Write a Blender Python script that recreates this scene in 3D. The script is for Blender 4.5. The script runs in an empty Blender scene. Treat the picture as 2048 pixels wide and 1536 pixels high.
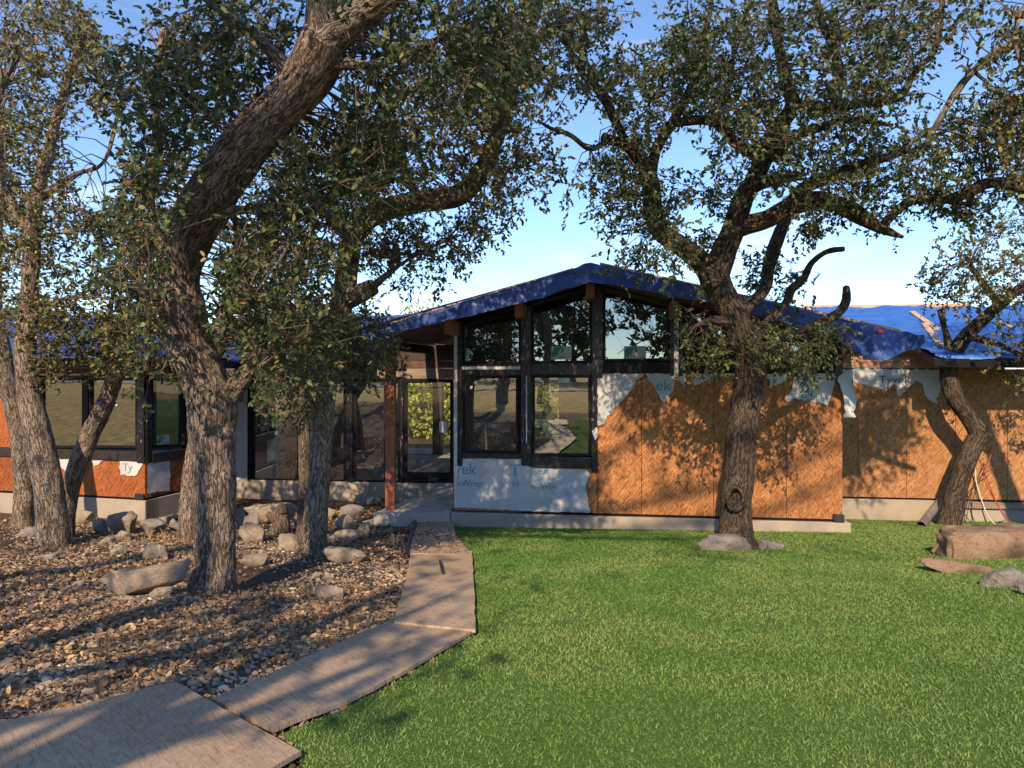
import bpy, bmesh, math, random
import numpy as np
from mathutils import Vector, Matrix
from mathutils.geometry import delaunay_2d_cdt

rng = np.random.default_rng(7)
random.seed(7)
S = bpy.context.scene
COL = S.collection
R = math.radians

# ------------------------------------------------------------------ camera
F_PX, CX, HY, EYE = 1500.0, 1024.0, 738.0, 2.45      # focal length / horizon in photo pixels, eye height over the floor slab
cam_d = bpy.data.cameras.new('camera')
cam = bpy.data.objects.new('camera', cam_d)
COL.objects.link(cam)
cam.location = (0, 0, EYE)
cam.rotation_euler = (R(90), 0, 0)
cam_d.sensor_width = 36
cam_d.lens = F_PX / 2048 * 36
cam_d.shift_y = (HY - 768) / 2048
cam_d.clip_start = 0.05
cam_d.clip_end = 2000
S.camera = cam

# ------------------------------------------------------------------ world + sun
SUN_EL, SUN_X = R(34), -0.20                      # sun low behind the photographer, a little to the left
to_sun = Vector((SUN_X, -1, 0)).normalized() * math.cos(SUN_EL) + Vector((0, 0, math.sin(SUN_EL)))
W = bpy.data.worlds.new('World')
S.world = W
W.use_nodes = True
wn = W.node_tree
for n_ in list(wn.nodes):
    wn.nodes.remove(n_)
wo = wn.nodes.new('ShaderNodeOutputWorld')
wb = wn.nodes.new('ShaderNodeBackground')
sky = wn.nodes.new('ShaderNodeTexSky')
sky.sky_type = 'NISHITA'
sky.sun_disc = False
sky.sun_elevation = SUN_EL
sky.sun_rotation = math.atan2(to_sun.x, to_sun.y)
sky.altitude = 1600
sky.air_density = 0.95
sky.dust_density = 0.1
sky.ozone_density = 4.0
# thin wisps of cloud, all over the sky
tc = wn.nodes.new('ShaderNodeTexCoord')
mp = wn.nodes.new('ShaderNodeMapping')
mp.inputs['Scale'].default_value = (1.3, 1.3, 5.0)
mp.inputs['Rotation'].default_value = (0.0, R(12), R(20))
nz = wn.nodes.new('ShaderNodeTexNoise')
nz.inputs['Scale'].default_value = 2.2
nz.inputs['Detail'].default_value = 7
nz.inputs['Roughness'].default_value = 0.55
nz.inputs['Distortion'].default_value = 0.6
cr = wn.nodes.new('ShaderNodeValToRGB')
cr.color_ramp.elements[0].position = 0.56
cr.color_ramp.elements[0].color = (0, 0, 0, 1)
cr.color_ramp.elements[1].position = 0.80
cr.color_ramp.elements[1].color = (0.34, 0.34, 0.34, 1)
mx = wn.nodes.new('ShaderNodeMix')
mx.data_type = 'RGBA'
mx.inputs['B'].default_value = (7.5, 7.6, 8.0, 1)
wn.links.new(tc.outputs['Generated'], mp.inputs['Vector'])
wn.links.new(mp.outputs['Vector'], nz.inputs['Vector'])
wn.links.new(nz.outputs['Fac'], cr.inputs['Fac'])
wn.links.new(cr.outputs['Color'], mx.inputs['Factor'])
wn.links.new(sky.outputs['Color'], mx.inputs['A'])
wn.links.new(mx.outputs['Result'], wb.inputs['Color'])
wn.links.new(wb.outputs['Background'], wo.inputs['Surface'])
wb.inputs['Strength'].default_value = 0.15

sun_d = bpy.data.lights.new('sun', 'SUN')
sun_d.energy = 3.8
sun_d.angle = R(0.55)
sun_d.color = (1.0, 0.77, 0.52)
sun = bpy.data.objects.new('sun', sun_d)
COL.objects.link(sun)
sun.location = (6, -30, 30)
sun.rotation_euler = to_sun.to_track_quat('Z', 'Y').to_euler()

S.view_settings.view_transform = 'Standard'
S.view_settings.look = 'None'
S.view_settings.gamma = 1
S.view_settings.exposure = 0.74
S.render.engine = 'CYCLES'
S.cycles.use_denoising = True
S.cycles.max_bounces = 5
S.cycles.diffuse_bounces = 2
S.cycles.glossy_bounces = 3
S.cycles.transparent_max_bounces = 12
S.cycles.sample_clamp_indirect = 6

# ------------------------------------------------------------------ noise
def _h(ix, iy, iz, seed):
    n = (ix * 374761393 + iy * 668265263 + iz * 1274126177 + seed * 974634777) & 0xFFFFFFFF
    n = ((n ^ (n >> 13)) * 1274126177) & 0xFFFFFFFF
    n = (n ^ (n >> 16)) & 0xFFFFFF
    return n / float(0xFFFFFF)

def vnoise(p, seed=0):
    p = np.asarray(p, float)
    i = np.floor(p).astype(np.int64)
    f = p - i
    f = f * f * (3 - 2 * f)
    x, y, z = i[:, 0], i[:, 1], i[:, 2]
    out = 0
    for dx in (0, 1):
        wx = f[:, 0] if dx else 1 - f[:, 0]
        for dy in (0, 1):
            wy = f[:, 1] if dy else 1 - f[:, 1]
            for dz in (0, 1):
                wz = f[:, 2] if dz else 1 - f[:, 2]
                out = out + wx * wy * wz * _h(x + dx, y + dy, z + dz, seed)
    return out

def fbm(p, seed=0, oct=3, gain=0.5):
    p = np.asarray(p, float)
    a, s, t = 1.0, 0.0, 0.0
    for o in range(oct):
        s = s + a * vnoise(p * 2 ** o, seed + o * 17)
        t += a
        a *= gain
    return s / t

# ------------------------------------------------------------------ ground height, pixel -> ground
def g(x, y):
    x = np.asarray(x, float); y = np.asarray(y, float)
    z = np.where(y < 0, 1.10 + 0.006 * (-y), 1.10 - 0.108 * y)
    z = np.where(y > 14.0, 1.10 - 0.108 * 14.0 - 0.02 * np.minimum(y - 14.0, 10), z)
    # the planting bed on the left is uneven
    bedw = np.clip((-0.9 - x) / 1.2, 0, 1) * np.clip((y - 2.5) / 2, 0, 1) * np.clip((17 - y) / 2, 0, 1)
    q = np.stack([x.ravel() * 0.9, y.ravel() * 0.9, 0 * x.ravel() + 0 * y.ravel()], 1) if x.shape else np.array([[float(x) * .9, float(y) * .9, 0.]])
    nn = fbm(q, 5, 3).reshape(x.shape) - 0.5
    return z + bedw * (nn * 0.16 + 0.03 * np.clip((y - 8) / 4, 0, 1))

def gz(x, y):
    return float(g(np.array([x]), np.array([y]))[0])

def at(px, py, d):
    return Vector(((px - CX) / F_PX * d, d, EYE - (py - HY) / F_PX * d))

def on_ground(px, py, dmax=40):
    lo, hi = 0.5, dmax
    f = lambda d: EYE - (py - HY) / F_PX * d - gz((px - CX) / F_PX * d, d)
    # march to the first crossing
    d = 1.0
    while d < dmax and f(d) > 0:
        d += 0.1
    lo, hi = d - 0.1, d
    for _ in range(24):
        m = (lo + hi) / 2
        if f(m) > 0: lo = m
        else: hi = m
    d = (lo + hi) / 2
    x = (px - CX) / F_PX * d
    return Vector((x, d, gz(x, d)))

# ------------------------------------------------------------------ wall frames
class Frame:
    def __init__(self, o, ang):
        self.o = Vector(o)
        a = R(ang)
        self.e = Vector((math.cos(a), math.sin(a)))
        self.n = Vector((math.sin(a), -math.cos(a)))
    def P(self, u, n, z):
        p = self.o + self.e * u + self.n * n
        return Vector((p.x, p.y, z))
    def px(self, x, y, n=0.0):
        r = Vector(((x - CX) / F_PX, 1.0))
        t = (n + self.o.dot(self.n)) / r.dot(self.n)
        return ((r * t - self.o).dot(self.e), EYE - (y - HY) / F_PX * t)
    def U(self, x, n=0.0):
        return self.px(x, HY, n)[0]

FAC = Frame((-1.03, 13.03), -7.7)       # front gable block
MID = Frame((-1.77, 16.20), -7.7)       # recessed wall with the entrance door
RW = Frame((6.34, 14.35), -7.7)         # right wing
LF = Frame((-6.93, 14.16), -15.0)       # left wing, front face (corner at the origin, u < 0 goes left)
RF = Frame((-6.93, 14.16), 75.0)        # left wing, face turned to the porch

# ------------------------------------------------------------------ object helpers
def link(name, me, mat=None, parent=None):
    o = bpy.data.objects.new(name, me)
    COL.objects.link(o)
    if mat is not None and me is not None:
        me.materials.append(mat)
    if parent is not None:
        o.parent = parent
        w = Vector((0, 0, 0)); p = parent
        while p is not None:
            w += p.location; p = p.parent
        o.location = -w
    return o

def tag(o, label, cat, group=None, kind=None):
    if label: o['label'] = label
    if cat: o['category'] = cat
    if group: o['group'] = group
    if kind: o['kind'] = kind
    return o

def thing(name, loc, label, cat, group=None):
    o = link(name, None)
    o.location = loc
    o.empty_display_size = 0.2
    return tag(o, label, cat, group)

def np_mesh(name, V, Fc, smooth=False, col=None, vec=None):
    V = np.asarray(V, np.float32); Fc = np.asarray(Fc, np.int32)
    me = bpy.data.meshes.new(name)
    k = Fc.shape[1]; nf = len(Fc)
    me.vertices.add(len(V)); me.vertices.foreach_set('co', V.ravel())
    me.loops.add(nf * k); me.loops.foreach_set('vertex_index', Fc.ravel())
    me.polygons.add(nf)
    me.polygons.foreach_set('loop_start', np.arange(0, nf * k, k, dtype=np.int32))
    me.polygons.foreach_set('loop_total', np.full(nf, k, np.int32))
    if smooth:
        me.polygons.foreach_set('use_smooth', np.ones(nf, bool))
    if col is not None:
        a = me.attributes.new('tint', 'FLOAT_COLOR', 'POINT')
        c = np.ones((len(V), 4), np.float32); c[:, :3] = col
        a.data.foreach_set('color', c.ravel())
    if vec is not None:
        a = me.attributes.new('bark', 'FLOAT_VECTOR', 'POINT')
        a.data.foreach_set('vector', np.asarray(vec, np.float32).ravel())
    me.update(calc_edges=True)
    me.validate()
    return me

class MB:
    def __init__(self):
        self.v = []; self.f = []
    def box8(self, pts):
        b = len(self.v); self.v += [tuple(p) for p in pts]
        self.f += [tuple(b + i for i in q) for q in ((0, 3, 2, 1), (4, 5, 6, 7), (0, 1, 5, 4), (1, 2, 6, 5), (2, 3, 7, 6), (3, 0, 4, 7))]
        return self
    def fbox(self, fr, u0, u1, n0, n1, z0, z1):
        self.box8([fr.P(u0, n0, z0), fr.P(u1, n0, z0), fr.P(u1, n1, z0), fr.P(u0, n1, z0),
                   fr.P(u0, n0, z1), fr.P(u1, n0, z1), fr.P(u1, n1, z1), fr.P(u0, n1, z1)])
        return self
    def prism(self, A, B):
        b = len(self.v); n = len(A)
        self.v += [tuple(p) for p in A] + [tuple(p) for p in B]
        self.f.append(tuple(range(b + n - 1, b - 1, -1)))
        self.f.append(tuple(range(b + n, b + 2 * n)))
        for i in range(n):
            j = (i + 1) % n
            self.f.append((b + i, b + j, b + n + j, b + n + i))
        return self
    def build(self, name, mat, parent=None, bevel=0.0, loc=None, smooth=False):
        me = bpy.data.meshes.new(name)
        v = self.v
        if loc is not None:
            v = [(p[0] - loc[0], p[1] - loc[1], p[2] - loc[2]) for p in v]
        me.from_pydata(v, [], self.f)
        bm = bmesh.new(); bm.from_mesh(me)
        bmesh.ops.recalc_face_normals(bm, faces=bm.faces)
        if bevel > 0:
            bmesh.ops.bevel(bm, geom=list(bm.edges), offset=bevel, segments=1, affect='EDGES', clamp_overlap=True)
        bm.to_mesh(me); bm.free()
        o = link(name, me, mat, parent)
        if loc is not None: o.location = loc
        return o

def inset(poly, d):
    n = len(poly); out = []
    area = sum(poly[i][0] * poly[(i + 1) % n][1] - poly[(i + 1) % n][0] * poly[i][1] for i in range(n))
    s = 1 if area > 0 else -1
    for i in range(n):
        p0, p1, p2 = Vector(poly[i - 1]), Vector(poly[i]), Vector(poly[(i + 1) % n])
        a = (p1 - p0).normalized(); b = (p2 - p1).normalized()
        na = Vector((-a.y, a.x)) * s; nb = Vector((-b.y, b.x)) * s
        m = (na + nb)
        m = m / max(m.length_squared, 1e-6) * 2
        out.append(tuple(p1 + m * d))
    return out

def cdt(poly, step, jitter=0.25, rr=None):
    """triangulated sheet inside a 2D polygon -> verts (n,2), tris"""
    rr = rr or np.random.default_rng(3)
    pts = []
    n = len(poly)
    for i in range(n):
        a = np.array(poly[i]); b = np.array(poly[(i + 1) % n])
        k = max(1, int(np.linalg.norm(b - a) / step))
        for j in range(k):
            pts.append(tuple(a + (b - a) * j / k))
    nb = len(pts)
    P = np.array(poly)
    x0, y0 = P.min(0); x1, y1 = P.max(0)
    gx, gy = np.meshgrid(np.arange(x0 + step / 2, x1, step), np.arange(y0 + step / 2, y1, step))
    q = np.stack([gx.ravel(), gy.ravel()], 1) + rr.uniform(-jitter, jitter, (gx.size, 2)) * step
    q = q[inside(q, P)]
    # keep away from the border
    bp = np.array(pts)
    if len(q):
        keep = np.ones(len(q), bool)
        for s in range(0, len(q), 2000):
            dd = ((q[s:s + 2000, None, :] - bp[None]) ** 2).sum(2).min(1)
            keep[s:s + 2000] = dd > (0.45 * step) ** 2
        q = q[keep]
    allp = [Vector(p) for p in pts] + [Vector(p) for p in q]
    r = delaunay_2d_cdt(allp, [(i, (i + 1) % nb) for i in range(nb)], [list(range(nb))], 1, 1e-6)
    return np.array([tuple(v) for v in r[0]]), np.array([f for f in r[2] if len(f) == 3], int)

def inside(q, P):
    x, y = q[:, 0], q[:, 1]
    c = np.zeros(len(q), bool)
    n = len(P); j = n - 1
    for i in range(n):
        xi, yi = P[i]; xj, yj = P[j]
        with np.errstate(divide='ignore', invalid='ignore'):
            t = ((yi > y) != (yj > y)) & (x < (xj - xi) * (y - yi) / (yj - yi + 1e-12) + xi)
        c ^= t
        j = i
    return c

def roughen(poly, amp, step, seed):
    """ragged version of a pixel/metre outline (torn edges)"""
    rr = np.random.default_rng(seed); out = []
    n = len(poly)
    for i in range(n):
        a = np.array(poly[i], float); b = np.array(poly[(i + 1) % n], float)
        L = np.linalg.norm(b - a); k = max(1, int(L / step))
        for j in range(k):
            p = a + (b - a) * j / k
            if j: p = p + rr.normal(0, amp, 2)
            out.append(tuple(p))
    return out

def sheet(name, fr, poly, mat, parent, step=0.08, relief=None, n0=0.0, smooth=True):
    v, f = cdt(poly, step)
    nn = n0 + (relief(v[:, 0], v[:, 1]) if relief else 0 * v[:, 0])
    V = np.zeros((len(v), 3))
    V[:, 0] = fr.o.x + fr.e.x * v[:, 0] + fr.n.x * nn
    V[:, 1] = fr.o.y + fr.e.y * v[:, 0] + fr.n.y * nn
    V[:, 2] = v[:, 1]
    return link(name, np_mesh(name, V, f, smooth), mat, parent)

# ------------------------------------------------------------------ materials
def newmat(name):
    m = bpy.data.materials.new(name); m.use_nodes = True
    nt = m.node_tree
    b = nt.nodes['Principled BSDF']
    return m, nt, b

def nd(nt, typ, **kw):
    n = nt.nodes.new(typ)
    for k, v in kw.items():
        if k.startswith('_'):
            setattr(n, k[1:], v)
        else:
            s = n.inputs[k.replace('__', ' ')]
            if hasattr(v, 'is_linked') or isinstance(v, bpy.types.NodeSocket):
                nt.links.new(v, s)
            else:
                s.default_value = v
    return n

def ramp(nt, fac, *stops):
    r = nt.nodes.new('ShaderNodeValToRGB')
    el = r.color_ramp.elements
    while len(el) < len(stops): el.new(0.5)
    for e, (p, c) in zip(el, stops):
        e.position = p
        e.color = tuple(c) + (1,) if len(c) == 3 else c
    nt.links.new(fac, r.inputs['Fac'])
    return r.outputs['Color']

def mixc(nt, fac, a, b, mode='MIX'):
    m = nt.nodes.new('ShaderNodeMix'); m.data_type = 'RGBA'; m.blend_type = mode
    for k, v in (('Factor', fac), ('A', a), ('B', b)):
        if isinstance(v, bpy.types.NodeSocket): nt.links.new(v, m.inputs[k])
        elif k == 'Factor': m.inputs[k].default_value = v
        else: m.inputs[k].default_value = tuple(v) + (1,) if len(v) == 3 else v
    return m.outputs['Result']

def coords(nt, kind='Object', scale=(1, 1, 1), rot=(0, 0, 0), vec=None):
    if vec is None:
        t = nt.nodes.new('ShaderNodeTexCoord'); vec = t.outputs[kind]
    m = nt.nodes.new('ShaderNodeMapping')
    m.inputs['Scale'].default_value = scale; m.inputs['Rotation'].default_value = rot
    nt.links.new(vec, m.inputs['Vector'])
    return m.outputs['Vector']

def noise(nt, vec, scale, detail=4, rough=0.55, dist=0.0):
    n = nd(nt, 'ShaderNodeTexNoise', Scale=scale, Detail=detail, Roughness=rough, Distortion=dist)
    nt.links.new(vec, n.inputs['Vector'])
    return n.outputs['Fac']

def bump(nt, b, h, strength=0.4, dist=0.01):
    n = nt.nodes.new('ShaderNodeBump')
    n.inputs['Strength'].default_value = strength; n.inputs['Distance'].default_value = dist
    nt.links.new(h, n.inputs['Height']); nt.links.new(n.outputs['Normal'], b.inputs['Normal'])

def simple(name, c, rough=0.6, var=0.25, scale=6.0, bumps=0.2, bd=0.004, metallic=0, spec=0.4, stretch=(1, 1, 1)):
    m, nt, b = newmat(name)
    v = coords(nt, 'Object', stretch)
    n1 = noise(nt, v, scale, 6, 0.6)
    c1 = tuple(x * (1 - var) for x in c); c2 = tuple(min(1, x * (1 + var)) for x in c)
    nt.links.new(ramp(nt, n1, (0.3, c1), (0.7, c2)), b.inputs['Base Color'])
    b.inputs['Roughness'].default_value = rough; b.inputs['Metallic'].default_value = metallic
    b.inputs['Specular IOR Level'].default_value = spec
    if bumps:
        bump(nt, b, noise(nt, v, scale * 9, 4, 0.6), bumps, bd)
    return m

def osb_mat(name, pale, mid, dark, rough=0.75, weather=0.0, grey=(0.3, 0.27, 0.25), plane='XZ', k_=1.25, slim=1.0):
    """strand board: layers of long flakes lying every way"""
    m, nt, b = newmat(name)
    base = nt.nodes.new('ShaderNodeTexCoord').outputs['Object']
    if plane == 'XY':
        pass
    else:
        base = coords(nt, rot=(R(90), 0, 0), vec=base)
    col = None; hsum = None
    wob = nd(nt, 'ShaderNodeTexNoise', Scale=3.0, Detail=2)
    nt.links.new(base, wob.inputs['Vector'])
    wv = nd(nt, 'ShaderNodeVectorMath', _operation='MULTIPLY_ADD')
    nt.links.new(wob.outputs['Color'], wv.inputs[0]); wv.inputs[1].default_value = (0.02, 0.02, 0.02); nt.links.new(base, wv.inputs[2])
    for k, (rot, sx, sy) in enumerate(((0.35, 12, 80), (1.25, 11, 72), (-0.6, 14, 90), (2.2, 10, 66), (-1.35, 15, 84), (0.9, 9, 60))):
        vv = coords(nt, scale=(sx * k_, sy * k_ * slim, 1), rot=(0, 0, 0), vec=coords(nt, rot=(0, 0, rot), vec=wv.outputs[0]))
        vo = nd(nt, 'ShaderNodeTexVoronoi', Scale=1.0, Randomness=1.0, _voronoi_dimensions='2D')
        nt.links.new(vv, vo.inputs['Vector'])
        sp = nd(nt, 'ShaderNodeSeparateColor'); nt.links.new(vo.outputs['Color'], sp.inputs[0])
        c = ramp(nt, sp.outputs[0], (0.05, dark), (0.45, mid), (0.95, pale))
        if col is None:
            col = c; hs = sp.outputs[2]
        else:
            msk = nd(nt, 'ShaderNodeMath', _operation='GREATER_THAN'); nt.links.new(sp.outputs[1], msk.inputs[0]); msk.inputs[1].default_value = 0.62
            col = mixc(nt, msk.outputs[0], col, c)
            mm = nd(nt, 'ShaderNodeMix', _data_type='FLOAT')
            nt.links.new(msk.outputs[0], mm.inputs[0]); nt.links.new(hs, mm.inputs[2]); nt.links.new(sp.outputs[2], mm.inputs[3])
            hs = mm.outputs[0]
    big = noise(nt, base, 0.9, 4, 0.6)
    col = mixc(nt, 1.0, col, ramp(nt, big, (0.3, (0.78, 0.74, 0.72)), (0.7, (1.08, 1.05, 1.02))), 'MULTIPLY')
    oi = nd(nt, 'ShaderNodeObjectInfo')
    col = mixc(nt, 1.0, col, ramp(nt, oi.outputs['Random'], (0.0, (0.84, 0.82, 0.80)), (1.0, (1.08, 1.06, 1.05))), 'MULTIPLY')
    if weather:
        wn_ = noise(nt, base, 2.2, 6, 0.65)
        col = mixc(nt, ramp(nt, wn_, (0.35, (weather * .5,) * 3), (0.65, (min(1, weather * 1.3),) * 3)), col, grey)
        st = noise(nt, base, 14, 5, 0.7)
        col = mixc(nt, ramp(nt, st, (0.60, (0, 0, 0)), (0.72, (0.5, 0.5, 0.5))), col, (0.10, 0.075, 0.055))
    nt.links.new(col, b.inputs['Base Color'])
    b.inputs['Roughness'].default_value = rough
    b.inputs['Specular IOR Level'].default_value = 0.25
    bump(nt, b, hs, 0.35, 0.004)
    return m

M = {}
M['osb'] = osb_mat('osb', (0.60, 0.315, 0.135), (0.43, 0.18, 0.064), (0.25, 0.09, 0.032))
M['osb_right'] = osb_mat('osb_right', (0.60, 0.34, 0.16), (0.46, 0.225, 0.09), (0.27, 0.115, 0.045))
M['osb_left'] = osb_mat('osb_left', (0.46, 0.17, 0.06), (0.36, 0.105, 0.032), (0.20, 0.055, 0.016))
M['osb_ground'] = osb_mat('osb_ground', (0.62, 0.465, 0.31), (0.48, 0.35, 0.23), (0.25, 0.17, 0.11), weather=0.25, grey=(0.46, 0.37, 0.28), plane='XY', k_=1.5, slim=2.6)
M['concrete'] = simple('concrete', (0.38, 0.32, 0.25), 0.85, 0.16, 2.2, 0.25, 0.004)
M['slab'] = simple('slab', (0.40, 0.37, 0.33), 0.8, 0.14, 2.0, 0.2, 0.003)
M['wood_red'] = simple('wood_red', (0.30, 0.10, 0.05), 0.5, 0.35, 5, 0.2, 0.003, stretch=(6, 6, 0.6))
M['wood_beam'] = simple('wood_beam', (0.33, 0.12, 0.065), 0.55, 0.3, 6, 0.2, 0.003)
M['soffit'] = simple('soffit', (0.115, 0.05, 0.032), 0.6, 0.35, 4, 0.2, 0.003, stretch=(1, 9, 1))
M['lumber'] = simple('lumber', (0.62, 0.40, 0.24), 0.7, 0.25, 5, 0.2, 0.003)
M['plank_pink'] = simple('plank_pink', (0.46, 0.25, 0.16), 0.7, 0.2, 4, 0.2, 0.003, stretch=(1, 1, 8))
M['grey_wood'] = simple('grey_wood', (0.26, 0.19, 0.14), 0.8, 0.3, 4, 0.35, 0.004, stretch=(0.5, 0.5, 8))
M['white_trim'] = simple('white_trim', (0.62, 0.58, 0.54), 0.6, 0.12, 8, 0.1)
M['black_frame'] = simple('black_frame', (0.009, 0.008, 0.009), 0.5, 0.35, 9, 0.15, spec=0.2)
M['porch_shade'] = simple('porch_shade', (0.05, 0.03, 0.022), 0.7, 0.3, 4, 0.2, stretch=(1, 1, 8))  # dark brown infill, with the porch shade painted into its colour
M['dark_sill'] = simple('dark_sill', (0.03, 0.022, 0.02), 0.5, 0.4, 9, 0.2)
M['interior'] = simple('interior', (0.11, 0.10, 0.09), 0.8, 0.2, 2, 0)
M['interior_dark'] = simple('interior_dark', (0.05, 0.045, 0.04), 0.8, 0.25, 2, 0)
M['paper'] = simple('paper', (0.75, 0.74, 0.72), 0.7, 0.05, 9, 0)
M['red_paint'] = simple('red_paint', (0.8, 0.02, 0.01), 0.5, 0.1, 9, 0)
M['print_blue'] = simple('print_blue', (0.10, 0.30, 0.38), 0.7, 0.15, 20, 0)
M['print_grey'] = simple('print_grey', (0.10, 0.085, 0.07), 0.7, 0.2, 20, 0)
M['print_green'] = simple('print_green', (0.02, 0.22, 0.12), 0.6, 0.1, 9, 0)
M['print_black'] = simple('print_black', (0.02, 0.03, 0.03), 0.6, 0.1, 9, 0)
M['sticker'] = simple('sticker', (0.42, 0.47, 0.42), 0.6, 0.1, 9, 0)

# peeling black membrane with torn white backing
m, nt, b = newmat('membrane')
v = coords(nt, 'Object', (26, 26, 7))
n1 = noise(nt, v, 1.0, 5, 0.7, 0.4)
nt.links.new(ramp(nt, n1, (0.56, (0.010, 0.009, 0.010)), (0.60, (0.025, 0.022, 0.025)), (0.64, (0.26, 0.24, 0.25)), (0.72, (0.45, 0.43, 0.43))), b.inputs['Base Color'])
b.inputs['Roughness'].default_value = 0.35
bump(nt, b, n1, 0.5, 0.01)
M['membrane'] = m

# house wrap
m, nt, b = newmat('wrap')
v = coords(nt)
n1 = noise(nt, v, 3.0, 6, 0.6); n2 = noise(nt, v, 40, 4, 0.6)
nt.links.new(ramp(nt, n1, (0.3, (0.47, 0.47, 0.47)), (0.7, (0.61, 0.60, 0.60))), b.inputs['Base Color'])
b.inputs['Roughness'].default_value = 0.55
h = nd(nt, 'ShaderNodeMath', _operation='MULTIPLY_ADD')
nt.links.new(n1, h.inputs[0]); h.inputs[1].default_value = 6.0; nt.links.new(n2, h.inputs[2])
bump(nt, b, h.outputs[0], 0.35, 0.006)
M['wrap'] = m

# blue tarpaulin
def tarp_mat(name, c1, c2, rough):
    m, nt, b = newmat(name)
    v = coords(nt)
    n1 = noise(nt, v, 2.0, 5, 0.6); n2 = noise(nt, coords(nt, 'Object', (1, 1, 1)), 7, 6, 0.7, 1.2)
    nt.links.new(ramp(nt, n1, (0.3, c1), (0.7, c2)), b.inputs['Base Color'])
    b.inputs['Roughness'].default_value = rough
    b.inputs['Specular IOR Level'].default_value = 0.6
    bump(nt, b, n2, 0.5, 0.03)
    return m
M['tarp'] = tarp_mat('tarp', (0.015, 0.05, 0.22), (0.026, 0.085, 0.33), 0.38)
M['tarp_shaded'] = tarp_mat('tarp_shaded', (0.035, 0.07, 0.24), (0.07, 0.11, 0.33), 0.45)  # greyed blue: the shade on the left roofs is put into the colour
M['tarp_pale'] = tarp_mat('tarp_pale', (0.025, 0.12, 0.46), (0.045, 0.17, 0.58), 0.36)

# glass: clear pane, coated, seen against a dark room
def glass_mat(name, tint, refl0):
    m, nt, b = newmat(name)
    nt.nodes.remove(b)
    out = nt.nodes['Material Output']
    tr = nd(nt, 'ShaderNodeBsdfTransparent', Color=tint + (1,))
    gl = nd(nt, 'ShaderNodeBsdfGlossy', Color=(0.86, 0.92, 0.88, 1), Roughness=0.0)
    v = coords(nt)
    bp = nd(nt, 'ShaderNodeBump', Strength=0.05, Distance=0.02)
    nt.links.new(noise(nt, v, 1.7, 2, 0.5), bp.inputs['Height']); nt.links.new(bp.outputs[0], gl.inputs['Normal'])
    lw = nd(nt, 'ShaderNodeLayerWeight', Blend=0.5)
    mr = nd(nt, 'ShaderNodeMapRange'); nt.links.new(lw.outputs['Fresnel'], mr.inputs[0])
    mr.inputs[3].default_value = refl0; mr.inputs[4].default_value = 1.0
    mr.inputs[1].default_value = 0.05
    dust = nd(nt, 'ShaderNodeBsdfDiffuse', Color=(0.35, 0.34, 0.31, 1))
    ms = nd(nt, 'ShaderNodeMixShader'); nt.links.new(mr.outputs[0], ms.inputs[0]); nt.links.new(tr.outputs[0], ms.inputs[1]); nt.links.new(gl.outputs[0], ms.inputs[2])
    m2 = nd(nt, 'ShaderNodeMixShader')
    nt.links.new(ramp(nt, noise(nt, v, 2.5, 5, 0.6), (0.35, (0.0,) * 3), (0.8, (0.03,) * 3)), m2.inputs[0])
    nt.links.new(ms.outputs[0], m2.inputs[1]); nt.links.new(dust.outputs[0], m2.inputs[2])
    nt.links.new(m2.outputs[0], out.inputs['Surface'])
    return m
M['glass'] = glass_mat('glass', (0.62, 0.72, 0.68), 0.42)
M['glass_clear'] = glass_mat('glass_clear', (0.84, 0.93, 0.88), 0.14)
M['glass_dark'] = glass_mat('glass_dark', (0.35, 0.38, 0.37), 0.20)

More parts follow.
